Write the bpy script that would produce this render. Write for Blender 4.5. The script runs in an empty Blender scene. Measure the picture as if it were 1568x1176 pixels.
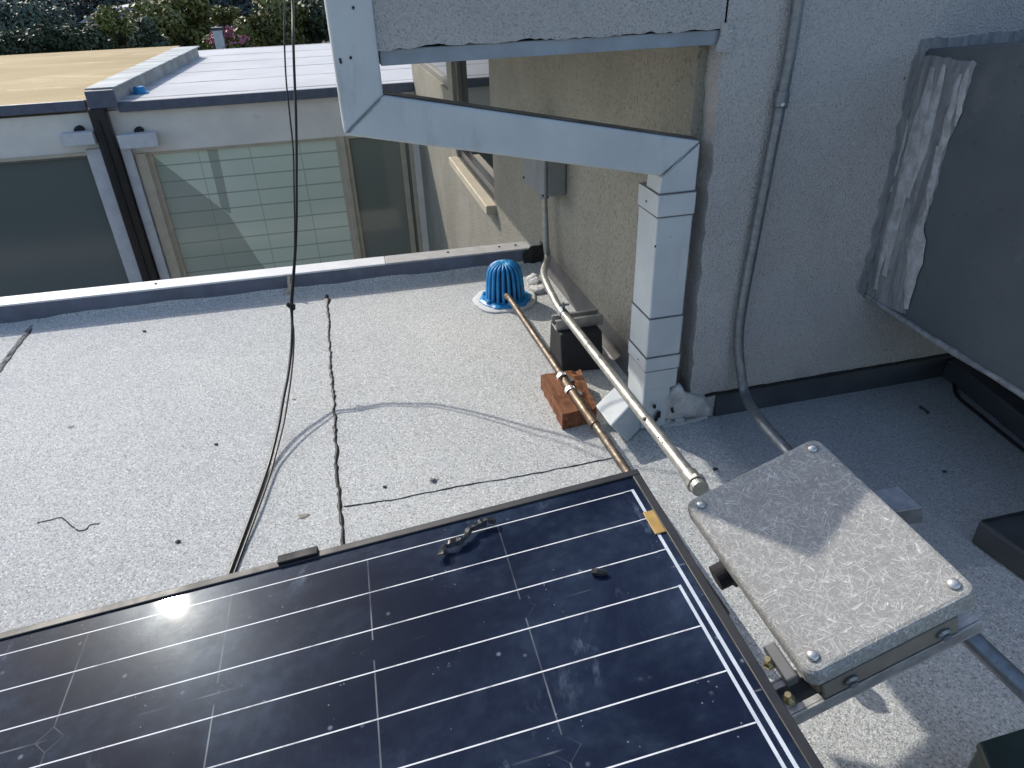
import bpy, bmesh, math, random
from mathutils import Vector, Matrix, noise as mnoise
random.seed(7)
sc = bpy.context.scene
COL = sc.collection

# ------------------------------------------------------------------ camera
FPX, CX, CY, CAMH = 1075.0, 784.0, 588.0, 0.88
down = Vector((66.0, 1792.0, FPX)).normalized()          # plumb direction seen by the camera (x right, y down, z forward)
up = -down
fw = Vector((0, 0, 1)); Yh = (fw - up * fw.dot(up)).normalized(); Xh = Yh.cross(up)
az = math.radians(77.0)
Xw = Xh * math.sin(az) + Yh * math.cos(az)
Yw = -Xh * math.cos(az) + Yh * math.sin(az)
def to_world(v): return Vector((v.dot(Xw), v.dot(Yw), v.dot(up)))
def ray(px, py): return to_world(Vector((px - CX, py - CY, FPX))).normalized()
CAM = Vector((0, 0, CAMH))
def on_z(px, py, z=0.0):
    r = ray(px, py); return CAM + r * ((z - CAMH) / r.z)
def on_y(px, py, y):
    r = ray(px, py); return CAM + r * (y / r.y)
def on_x(px, py, x):
    r = ray(px, py); return CAM + r * (x / r.x)

cam = bpy.data.cameras.new('camera'); camo = bpy.data.objects.new('camera', cam); COL.objects.link(camo)
cam.sensor_width = 36; cam.lens = FPX / 1568 * 36; cam.clip_start = 0.02; cam.clip_end = 600
rx = to_world(Vector((1, 0, 0))); ry = to_world(Vector((0, -1, 0))); rz = to_world(Vector((0, 0, -1)))
camo.matrix_world = Matrix(((rx.x, ry.x, rz.x, 0), (rx.y, ry.y, rz.y, 0), (rx.z, ry.z, rz.z, CAMH), (0, 0, 0, 1)))
sc.camera = camo

# ------------------------------------------------------------------ light
SUN = Vector((-0.72, 1.25, 1.0)).normalized()
sl = bpy.data.lights.new('sun', 'SUN'); sl.energy = 2.65; sl.angle = math.radians(0.53); sl.color = (1.0, 0.95, 0.86)
so = bpy.data.objects.new('sun', sl); COL.objects.link(so)
so.rotation_euler = SUN.to_track_quat('Z', 'Y').to_euler(); so.location = SUN * 30
w = bpy.data.worlds.new('World'); sc.world = w; w.use_nodes = True
nt = w.node_tree; bg = nt.nodes['Background']; sky = nt.nodes.new('ShaderNodeTexSky')
sky.sky_type = 'NISHITA'; sky.sun_disc = False; sky.sun_elevation = math.asin(SUN.z)
sky.sun_rotation = math.atan2(SUN.x, SUN.y); sky.air_density = 1.0; sky.dust_density = 1.6; sky.ozone_density = 1.0
nt.links.new(sky.outputs[0], bg.inputs[0]); bg.inputs[1].default_value = 0.15
sc.view_settings.view_transform = 'Standard'; sc.view_settings.look = 'None'
sc.view_settings.exposure = 0.50; sc.view_settings.gamma = 1.0

# ------------------------------------------------------------------ node helpers
class NT:
    def __init__(s, name):
        s.m = bpy.data.materials.new(name); s.m.use_nodes = True; s.t = s.m.node_tree
        s.p = s.t.nodes['Principled BSDF']; s._co = None
    def co(s):
        if s._co is None: s._co = s.t.nodes.new('ShaderNodeTexCoord').outputs['Object']
        return s._co
    def link(s, a, b): s.t.links.new(a, b)
    def put(s, sock, v):
        if isinstance(v, bpy.types.NodeSocket): s.link(v, sock)
        elif isinstance(v, (tuple, list)) and len(v) == 3 and sock.type == 'RGBA': sock.default_value = (*v, 1)
        else: sock.default_value = v
    def math(s, op, a, b=0.0, c=0.0, clamp=False):
        n = s.t.nodes.new('ShaderNodeMath'); n.operation = op; n.use_clamp = clamp
        s.put(n.inputs[0], a); s.put(n.inputs[1], b); s.put(n.inputs[2], c); return n.outputs[0]
    def noise(s, scale, detail=4, rough=0.55, dist=0.0, vec=None, sx=None, rot=0.0):
        n = s.t.nodes.new('ShaderNodeTexNoise'); v = vec or s.co()
        if sx:
            m = s.t.nodes.new('ShaderNodeMapping'); m.vector_type = 'TEXTURE'; m.inputs['Scale'].default_value = tuple(1 / q for q in sx); m.inputs['Rotation'].default_value = (0, 0, math.radians(rot)); s.link(v, m.inputs['Vector']); v = m.outputs[0]
        s.link(v, n.inputs['Vector'])
        n.inputs['Scale'].default_value = scale; n.inputs['Detail'].default_value = detail
        n.inputs['Roughness'].default_value = rough; n.inputs['Distortion'].default_value = dist
        return n.outputs['Fac']
    def voro(s, scale, feature='F1', vec=None, out='Distance', rand=1.0):
        n = s.t.nodes.new('ShaderNodeTexVoronoi'); n.feature = feature; s.link(vec or s.co(), n.inputs['Vector'])
        n.inputs['Scale'].default_value = scale; n.inputs['Randomness'].default_value = rand; return n.outputs[out]
    def ramp(s, f, a, b, lo=0.0, hi=1.0):
        n = s.t.nodes.new('ShaderNodeMapRange'); n.clamp = True; n.interpolation_type = 'SMOOTHSTEP'
        s.put(n.inputs[0], f); n.inputs[1].default_value = a; n.inputs[2].default_value = b
        s.put(n.inputs[3], lo); s.put(n.inputs[4], hi); return n.outputs[0]
    def mix(s, f, a, b, blend='MIX'):
        n = s.t.nodes.new('ShaderNodeMix'); n.data_type = 'RGBA'; n.blend_type = blend
        s.put(n.inputs[0], f); s.put(n.inputs[6], a); s.put(n.inputs[7], b); return n.outputs[2]
    def sep(s):
        n = s.t.nodes.new('ShaderNodeSeparateXYZ'); s.link(s.co(), n.inputs[0]); return n.outputs
    def bump(s, h, strength=0.5, dist=0.002, prev=None):
        n = s.t.nodes.new('ShaderNodeBump'); n.inputs['Strength'].default_value = strength; n.inputs['Distance'].default_value = dist
        s.put(n.inputs['Height'], h)
        if prev is not None: s.link(prev, n.inputs['Normal'])
        s.link(n.outputs[0], s.p.inputs['Normal']); return n.outputs[0]
    def set(s, base=None, rough=None, metal=None, spec=None, **k):
        if base is not None: s.put(s.p.inputs['Base Color'], base)
        if rough is not None: s.put(s.p.inputs['Roughness'], rough)
        if metal is not None: s.put(s.p.inputs['Metallic'], metal)
        if spec is not None: s.put(s.p.inputs['Specular IOR Level'], spec)
        for n, v in k.items(): s.put(s.p.inputs[n], v)
        return s.m

def plain(name, c, rough=0.6, metal=0.0, var=0.25, scale=25, bump=0.15, bscale=120, bdist=0.001, spec=None):
    n = NT(name); f = n.ramp(n.noise(scale, 5, 0.62), 0.3, 0.72)
    g = n.noise(scale * 7, 3)
    base = n.mix(f, tuple(x * (1 - var) for x in c), tuple(min(1, x * (1 + var * 0.6)) for x in c))
    base = n.mix(n.ramp(g, 0.62, 0.8, 0, 0.35), base, tuple(x * (1 - var) * 0.7 for x in c))
    if bump: n.bump(n.noise(bscale, 3), bump, bdist)
    return n.set(base, n.ramp(f, 0, 1, rough * 0.88, min(1, rough * 1.12)), metal, spec)

M = {}
# --- white granulated cap-sheet roofing
def mat_roof():
    n = NT('granulated_white_roof'); x, y, z = n.sep()
    big = n.noise(1.6, 5, 0.6); mid = n.noise(9, 5, 0.65, 0.4); sp = n.noise(380, 3, 0.8); v = n.voro(400)
    gr = n.t.nodes.new('ShaderNodeSeparateColor'); n.link(n.voro(400, out='Color'), gr.inputs[0])
    c = n.mix(n.ramp(big, 0.32, 0.7), (0.49, 0.505, 0.505), (0.57, 0.58, 0.56))
    c = n.mix(n.ramp(mid, 0.55, 0.78, 0, 0.4), c, (0.40, 0.385, 0.36))
    c = n.mix(n.ramp(gr.outputs[0], 0.70, 1.0, 0, 0.9), c, (0.78, 0.78, 0.77))
    c = n.mix(n.ramp(gr.outputs[1], 0.50, 1.0, 0, 0.75), c, (0.22, 0.22, 0.22))
    c = n.mix(n.ramp(sp, 0.60, 0.74, 0, 0.6), c, (0.17, 0.165, 0.16))
    # bare dirty specks, scarce
    d1 = n.ramp(n.voro(44), 0.06, 0.025, 0, 1); k = n.ramp(n.noise(5.3, 3), 0.52, 0.64, 0, 1)
    c = n.mix(n.math('MULTIPLY', n.math('MULTIPLY', d1, k), 0.85), c, (0.06, 0.055, 0.05))
    st = n.math('MULTIPLY', n.ramp(n.noise(14, 6, 0.7), 0.6, 0.74, 0, 1), n.ramp(n.noise(2.6, 2), 0.48, 0.64, 0, 0.55))
    c = n.mix(st, c, (0.26, 0.245, 0.22))
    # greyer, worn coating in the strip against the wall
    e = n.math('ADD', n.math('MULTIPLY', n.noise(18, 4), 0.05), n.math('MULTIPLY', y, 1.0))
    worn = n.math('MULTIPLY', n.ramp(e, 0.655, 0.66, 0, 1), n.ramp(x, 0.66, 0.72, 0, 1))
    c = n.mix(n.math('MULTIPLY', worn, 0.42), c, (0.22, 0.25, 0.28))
    b = n.bump(n.math('ADD', n.math('ADD', n.math('MULTIPLY', v, 0.5), n.math('MULTIPLY', gr.outputs[2], 0.35)), sp), 0.55, 0.0022)
    n.bump(n.noise(6, 3), 0.35, 0.008, b)
    return n.set(c, 0.9, 0, 0.25)
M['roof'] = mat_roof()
def mat_stucco(name, a, b_, grain=190, dist=0.004, stain=0.35, rgh=0.92):
    n = NT(name)
    big = n.noise(2.3, 5, 0.6); sp = n.noise(grain, 3, 0.7); v = n.voro(grain * 0.8)
    c = n.mix(n.ramp(big, 0.3, 0.7), a, b_)
    c = n.mix(n.ramp(sp, 0.48, 0.70, 0, 0.6), c, tuple(q * 0.42 for q in a))
    c = n.mix(n.ramp(v, 0.0, 0.35, 0.45, 0), c, tuple(min(1, q * 1.35) for q in b_))
    c = n.mix(n.ramp(n.noise(6, 6, 0.7, sx=(1, 1, 0.35)), 0.55, 0.8, 0, stain), c, tuple(q * 0.55 for q in a))
    d = n.ramp(n.voro(17), 0.055, 0.02, 0, 1); k = n.ramp(n.noise(3, 2), 0.55, 0.62)
    c = n.mix(n.math('MULTIPLY', d, n.math('MULTIPLY', k, 0.8)), c, (0.07, 0.065, 0.06))
    bb = n.bump(n.math('ADD', sp, n.math('MULTIPLY', v, 0.7)), 0.9, dist)
    n.bump(n.noise(7, 3), 0.3, 0.01, bb)
    return n.set(c, rgh, 0, 0.2)
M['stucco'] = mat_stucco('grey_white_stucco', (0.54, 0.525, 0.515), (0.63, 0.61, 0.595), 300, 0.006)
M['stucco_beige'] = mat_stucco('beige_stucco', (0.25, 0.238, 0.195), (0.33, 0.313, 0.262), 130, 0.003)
M['wing_wall'] = plain('cream_grey_render', (0.84, 0.79, 0.71), 0.85, 0, 0.10, 3, 0.2, 150)
M['slate'] = plain('slate_grey_coating', (0.105, 0.12, 0.165), 0.55, 0, 0.22, 22, 0.35, 60, 0.002)
M['slate_dark'] = plain('dark_grey_flashing_paint', (0.055, 0.062, 0.075), 0.6, 0, 0.25, 14, 0.3, 80)
M['strip_grey'] = plain('grey_painted_flashing', (0.27, 0.31, 0.36), 0.45, 0, 0.18, 16, 0.2, 70)
M['tar'] = plain('black_tar', (0.012, 0.012, 0.013), 0.5, 0, 0.4, 60, 0.8, 160, 0.003)
M['white_paint'] = plain('white_paint', (0.62, 0.625, 0.635), 0.5, 0, 0.10, 14, 0.12, 60)
def mat_downspout():
    n = NT('white_painted_downspout')
    c = n.mix(n.ramp(n.noise(6, 5), 0.3, 0.7), (0.47, 0.50, 0.515), (0.58, 0.605, 0.61))
    c = n.mix(n.ramp(n.noise(22, 6, 0.7, sx=(1, 1, 0.3)), 0.52, 0.76, 0, 0.6), c, (0.36, 0.365, 0.36))
    c = n.mix(n.math('MULTIPLY', n.ramp(n.voro(24), 0.06, 0.02), n.ramp(n.noise(9, 2), 0.56, 0.64, 0, 0.9)), c, (0.12, 0.08, 0.05))
    n.bump(n.noise(9, 4), 0.25, 0.004)
    return n.set(c, n.ramp(n.noise(12, 4), 0.3, 0.7, 0.38, 0.6), 0, 0.4)
M['spout'] = mat_downspout()
def mat_emt(name, a, b_, rough):
    n = NT(name)
    c = n.mix(n.ramp(n.noise(70, 5, 0.7), 0.35, 0.7), a, b_)
    c = n.mix(n.ramp(n.noise(200, 3), 0.62, 0.75, 0, 0.5), c, tuple(q * 0.45 for q in a))
    n.bump(n.noise(300, 2), 0.1, 0.0006)
    return n.set(c, n.ramp(n.noise(40, 3), 0.3, 0.7, rough * 0.8, rough * 1.25), 0.75)
M['emt'] = mat_emt('galvanised_conduit', (0.34, 0.335, 0.31), (0.47, 0.46, 0.42), 0.4)
M['emt_grey'] = mat_emt('dull_grey_conduit', (0.20, 0.22, 0.24), (0.28, 0.30, 0.32), 0.45)
M['rust_pipe'] = mat_emt('weathered_brown_pipe', (0.085, 0.066, 0.052), (0.20, 0.168, 0.135), 0.5)
M['zinc'] = mat_emt('bright_zinc', (0.62, 0.62, 0.62), (0.75, 0.75, 0.74), 0.28)
M['strut'] = mat_emt('galvanised_strut', (0.36, 0.36, 0.36), (0.48, 0.48, 0.47), 0.42)
M['steel'] = mat_emt('stainless_screw', (0.55, 0.53, 0.50), (0.7, 0.68, 0.64), 0.25)
M['brass'] = mat_emt('yellow_zinc', (0.6, 0.47, 0.22), (0.75, 0.62, 0.33), 0.3)
M['grey_box'] = plain('grey_painted_metal', (0.19, 0.20, 0.21), 0.5, 0, 0.12, 20, 0.1, 90)
M['black_rubber'] = plain('black_rubber', (0.018, 0.018, 0.02), 0.75, 0, 0.4, 30, 0.35, 200)
M['cable'] = plain('black_cable_sheath', (0.011, 0.011, 0.013), 0.38, 0, 0.3, 40, 0.1, 200)
M['tape'] = plain('dusty_clear_tape', (0.42, 0.38, 0.32), 0.3, 0, 0.3, 60, 0.5, 90, 0.003)
M['wood'] = None
M['grime'] = plain('grime_line', (0.20, 0.20, 0.205), 0.9)
def mat_wood():
    n = NT('red_brown_wood')
    g = n.noise(60, 6, 0.7, 0.6, sx=(1, 0.16, 1)); f = n.noise(30, 4)
    c = n.mix(n.ramp(g, 0.3, 0.7), (0.115, 0.045, 0.022), (0.27, 0.12, 0.062))
    c = n.mix(n.ramp(f, 0.6, 0.8, 0, 0.6), c, (0.07, 0.03, 0.015))
    c = n.mix(n.ramp(n.noise(120, 3), 0.64, 0.72, 0, 0.6), c, (0.42, 0.24, 0.12))
    n.bump(g, 0.8, 0.004); return n.set(c, 0.85, 0, 0.2)
M['wood'] = mat_wood()
def mat_blue():
    n = NT('blue_plastic')
    c = n.mix(n.ramp(n.noise(30, 4), 0.35, 0.7), (0.01, 0.19, 0.46), (0.02, 0.29, 0.60))
    c = n.mix(n.ramp(n.noise(90, 3), 0.62, 0.75, 0, 0.25), c, (0.25, 0.36, 0.45))
    return n.set(c, 0.42, 0, 0.45)
M['blue'] = mat_blue()
M['blue_dark'] = plain('blue_plastic_inside', (0.005, 0.05, 0.14), 0.6)
def mat_mastic():
    n = NT('white_roof_mastic')
    g = n.noise(30, 7, 0.75, 0.6, sx=(1.0, 1.0, 0.2)); f = n.noise(24, 5, 0.7)
    c = n.mix(n.ramp(g, 0.36, 0.66), (0.18, 0.182, 0.19), (0.34, 0.34, 0.345))
    c = n.mix(n.ramp(f, 0.52, 0.68, 0, 0.7), c, (0.20, 0.195, 0.185))
    n.bump(n.math('ADD', g, f), 0.9, 0.008); return n.set(c, 0.75, 0, 0.3)
M['mastic'] = mat_mastic()
M['mastic_white'] = plain('white_corner_mastic', (0.52, 0.515, 0.50), 0.75, 0, 0.3, 30, 0.8, 50, 0.006)
M['mastic_light'] = plain('pale_mastic', (0.45, 0.45, 0.45), 0.75, 0, 0.3, 40, 0.8, 60, 0.006)
def mat_duct():
    n = NT('dark_grey_painted_panel')
    c = n.mix(n.ramp(n.noise(2.2, 4), 0.35, 0.68), (0.075, 0.085, 0.095), (0.115, 0.125, 0.135))
    c = n.mix(n.ramp(n.noise(5.5, 5, 0.7), 0.56, 0.72, 0, 0.6), c, (0.165, 0.17, 0.18))
    c = n.mix(n.ramp(n.noise(70, 3), 0.62, 0.72, 0, 0.4), c, (0.06, 0.06, 0.065))
    n.bump(n.noise(8, 5), 0.25, 0.006); return n.set(c, 0.6, 0, 0.3)
M['duct'] = mat_duct()
def mat_fibre():
    n = NT('weathered_fibreglass')
    fs = [n.noise(330, 2, 0.55, 1.5, sx=(1, 0.17, 0.5), rot=a) for a in (8, 47, 88, 133, 163)]
    f = fs[0]
    for q in fs[1:]: f = n.math('MAXIMUM', f, q)
    f3 = n.noise(38, 4, 0.7)
    c = n.mix(n.ramp(f, 0.54, 0.72), (0.27, 0.265, 0.25), (0.46, 0.455, 0.43))
    c = n.mix(n.ramp(f3, 0.5, 0.75, 0, 0.4), c, (0.27, 0.26, 0.235))
    c = n.mix(n.ramp(f, 0.70, 0.78, 0, 0.9), c, (0.78, 0.78, 0.75))
    n.bump(f, 0.8, 0.002); return n.set(c, n.ramp(f, 0.6, 0.8, 0.75, 0.42), 0, 0.35)
M['fibre'] = mat_fibre()
M['fibre_side'] = plain('fibreglass_side', (0.20, 0.18, 0.145), 0.6, 0, 0.2, 30, 0.3, 150)
M['frame'] = plain('black_anodised_frame', (0.016, 0.017, 0.02), 0.55, 0.0, 0.25, 18, 0.1, 120)
P = 0.158
def mat_cells():
    n = NT('dusty_solar_glass'); x, y, z = n.sep()
    def near(v, period, half):            # 1 on lines at multiples of the period
        f = n.math('ABSOLUTE', n.math('SUBTRACT', n.math('FRACT', n.math('ADD', n.math('DIVIDE', v, period), 0.5)), 0.5))
        d = n.math('MULTIPLY', f, period); return d, n.ramp(d, half, half * 0.45, 0, 1)
    dv, bus = near(y, P / 3, 0.00095)
    du, gap = near(x, P, 0.0010)
    row, _ = near(n.math('ADD', y, 2.5 * P / 3), P, 0.001)
    dia = n.math('ADD', du, row)
    inside = n.ramp(dia, 0.013, 0.0135, 1, 0)
    rim = n.math('MULTIPLY', n.ramp(n.math('ABSOLUTE', n.math('SUBTRACT', dia, 0.0135)), 0.0009, 0.0004, 0, 1), n.ramp(n.noise(9, 3), 0.48, 0.7, 0.0, 0.28))
    live = n.math('MULTIPLY', n.ramp(x, 0.0035, 0.0028), n.ramp(y, 0.0015, 0.0008))      # the busbars stop at the last cell
    bus = n.math('MULTIPLY', bus, live)
    busb = n.math('MULTIPLY', bus, n.ramp(n.noise(26, 4, 0.65, sx=(1, 0.3, 1)), 0.3, 0.52, 0.45, 1))
    gap = n.math('MULTIPLY', gap, n.ramp(x, -0.02, -0.025)); rim = n.math('MULTIPLY', rim, n.ramp(x, -0.02, -0.025))
    gapb = n.math('MULTIPLY', n.math('MULTIPLY', gap, n.math('SUBTRACT', 1, inside)), n.math('MULTIPLY', live, n.ramp(n.noise(6.5, 3), 0.40, 0.62, 0.06, 0.55)))
    rowl = n.math('MULTIPLY', n.ramp(row, 0.0012, 0.0005, 0, 1), n.ramp(n.noise(7, 3, sx=(1, 1, 1)), 0.52, 0.62, 0.0, 0.32))
    c = n.mix(n.ramp(n.noise(2.5, 4), 0.3, 0.7), (0.0045, 0.0075, 0.019), (0.009, 0.0145, 0.034))
    fing = n.math('SINE', n.math('MULTIPLY', x, 2 * math.pi / 0.0024))
    c = n.mix(n.ramp(fing, 0.2, 1, 0, 0.22), c, (0.022, 0.027, 0.042))
    dust_sky = n.math('MULTIPLY', n.ramp(n.noise(5, 6, 0.68, 0.5), 0.36, 0.76, 0, 0.22), n.ramp(n.noise(60, 4), 0.3, 0.7, 0.4, 1))
    c = n.mix(dust_sky, c, (0.15, 0.22, 0.32))  # dust film, its colour made blue to imitate reflected sky
    drip = n.math('MULTIPLY', n.ramp(n.noise(24, 5, 0.7, 0.3, sx=(1, 0.45, 1)), 0.58, 0.76, 0, 0.5), n.ramp(n.noise(3.1, 3), 0.46, 0.62))
    c = n.mix(drip, c, (0.24, 0.30, 0.40))
    spots = n.math('MULTIPLY', n.ramp(n.voro(42), 0.13, 0.05, 0, 1), n.ramp(n.noise(15, 2), 0.5, 0.62, 0, 0.45))
    c = n.mix(spots, c, (0.25, 0.29, 0.34))
    sp2 = n.math('MULTIPLY', n.ramp(n.voro(120), 0.14, 0.05, 0, 1), n.ramp(n.noise(21, 2), 0.56, 0.64, 0, 0.4))
    c = n.mix(sp2, c, (0.40, 0.42, 0.44))
    c = n.mix(n.math('MAXIMUM', n.math('MAXIMUM', gapb, rim), rowl), c, (0.36, 0.37, 0.38))
    c = n.mix(busb, c, (0.74, 0.74, 0.75))
    r = n.ramp(n.noise(7, 5, 0.7), 0.3, 0.75, 0.20, 0.30)
    r = n.math('ADD', r, n.math('MULTIPLY', n.math('MAXIMUM', spots, drip), 0.35))
    n.bump(n.noise(90, 3), 0.03, 0.001)
    return n.set(c, r, 0, 0.022, **{'Coat Weight': 0.12, 'Coat Roughness': 0.05, 'Specular Tint': (0.5, 0.75, 1.0, 1)})
M['cells'] = mat_cells()
M['ribbon'] = plain('tinned_ribbon', (0.62, 0.66, 0.70), 0.4, 0.2, 0.10, 40, 0)
M['gold_label'] = plain('ochre_plastic_label', (0.42, 0.26, 0.075), 0.5, 0, 0.15, 50, 0.1)
M['glass_dark'] = NT('dark_window_glass').set((0.02, 0.026, 0.024), 0.04, 0, 0.8)
M['cream'] = plain('cream_window_frame', (0.55, 0.48, 0.36), 0.5, 0, 0.12, 12, 0.1)
M['aluminium'] = plain('bronze_window_frame', (0.20, 0.19, 0.175), 0.45, 0.2, 0.15, 20, 0.1)
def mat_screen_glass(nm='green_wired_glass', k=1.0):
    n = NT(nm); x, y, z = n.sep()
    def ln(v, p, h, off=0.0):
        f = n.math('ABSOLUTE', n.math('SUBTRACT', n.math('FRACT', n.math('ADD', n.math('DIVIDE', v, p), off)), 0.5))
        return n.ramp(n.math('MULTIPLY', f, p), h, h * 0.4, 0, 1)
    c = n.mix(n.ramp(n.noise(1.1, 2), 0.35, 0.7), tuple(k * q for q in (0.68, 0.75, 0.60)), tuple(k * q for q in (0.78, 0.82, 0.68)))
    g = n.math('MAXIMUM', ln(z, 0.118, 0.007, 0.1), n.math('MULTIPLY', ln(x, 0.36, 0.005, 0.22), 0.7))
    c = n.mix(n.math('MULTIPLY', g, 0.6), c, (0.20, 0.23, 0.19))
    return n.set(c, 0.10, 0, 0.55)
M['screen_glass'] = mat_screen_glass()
M['glass_shaded'] = mat_screen_glass('wired_glass_shaded', 0.60)  # darker copy of the wired glass, for shade painted on the pane
M['blind_dark'] = NT('dark_green_glass').set((0.14, 0.16, 0.15), 0.14, 0, 0.5)
M['dark_pipe'] = plain('dark_bronze_pipe', (0.022, 0.02, 0.019), 0.4, 0, 0.2, 10, 0.1)
def mat_wing_roof():
    n = NT('white_seamed_roof'); x, y, z = n.sep()
    d = n.math('ABSOLUTE', n.math('SUBTRACT', n.math('FRACT', n.math('ADD', n.math('DIVIDE', n.math('ADD', y, n.math('MULTIPLY', n.noise(3, 3), 0.05)), 0.70), 0.22)), 0.5))
    l = n.math('MULTIPLY', n.ramp(n.math('MULTIPLY', d, 0.70), 0.034, 0.014), n.ramp(n.noise(2.2, 4), 0.36, 0.55, 0.5, 1))
    c = n.mix(n.ramp(n.noise(1.5, 5), 0.3, 0.7), (0.45, 0.46, 0.485), (0.53, 0.54, 0.56))
    c = n.mix(n.math('MULTIPLY', l, 0.8), c, (0.10, 0.10, 0.12))
    n.bump(n.noise(120, 3), 0.4, 0.004); return n.set(c, 0.8, 0, 0.3)
M['wing_roof'] = mat_wing_roof()
def mat_tan():
    n = NT('tan_roof_coating')
    c = n.mix(n.ramp(n.noise(0.9, 6, 0.65, 0.5, sx=(0.5, 1, 1)), 0.3, 0.7), (0.33, 0.24, 0.115), (0.47, 0.36, 0.195))
    c = n.mix(n.ramp(n.noise(3.2, 6, 0.72, 0.4, sx=(0.45, 1.2, 1)), 0.54, 0.68, 0, 0.75), c, (0.62, 0.52, 0.34))
    c = n.mix(n.ramp(n.noise(1.9, 5, 0.65, 0.5, sx=(0.3, 1.4, 1)), 0.54, 0.7, 0, 0.6), c, (0.24, 0.18, 0.10))
    c = n.mix(n.ramp(n.voro(3.2), 0.04, 0.02), c, (0.06, 0.05, 0.04))
    n.bump(n.noise(30, 4), 0.4, 0.006); return n.set(c, 0.85, 0, 0.2)
M['tan'] = mat_tan()
def mat_galv():
    n = NT('galvanised_cap'); x, y, z = n.sep()
    f = n.noise(3.4, 4, 0.6, sx=(0.25, 2.4, 1))
    c = n.mix(n.ramp(f, 0.40, 0.58), (0.20, 0.235, 0.26), (0.38, 0.42, 0.44))
    return n.set(c, 0.6, 0.0, 0.25)
M['galv'] = mat_galv()
M['leaf_a'] = plain('dark_leaves', (0.075, 0.10, 0.05), 0.6, 0, 0.5, 1.2, 0)
M['leaf_b'] = plain('olive_leaves', (0.19, 0.195, 0.055), 0.6, 0, 0.45, 1.2, 0)
M['leaf_c'] = plain('haze_green_leaves', (0.09, 0.13, 0.10), 0.6, 0, 0.4, 1.2, 0)  # distance haze painted into the leaf colour
M['leaf_d'] = plain('haze_blue_leaves', (0.075, 0.10, 0.095), 0.6, 0, 0.4, 1.2, 0)  # bluer leaf colour in place of haze on far trees
M['blossom'] = plain('pink_blossom', (0.45, 0.16, 0.22), 0.6, 0, 0.3, 4, 0)
M['bark'] = plain('bark', (0.06, 0.045, 0.032), 0.9, 0, 0.3, 12, 0.4, 30)
M['hill'] = plain('scrub_hill', (0.045, 0.055, 0.052), 0.95, 0, 0.6, 0.6, 0.6, 1.2, 0.4)
M['court'] = plain('courtyard_paving', (0.55, 0.52, 0.47), 0.9, 0, 0.2, 2, 0.2)
M['green_box'] = plain('dark_green_plastic', (0.008, 0.028, 0.022), 0.5, 0, 0.3, 20, 0.1)
M['charcoal'] = plain('charcoal_block', (0.045, 0.05, 0.055), 0.7, 0, 0.2, 25, 0.3, 120)

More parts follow.
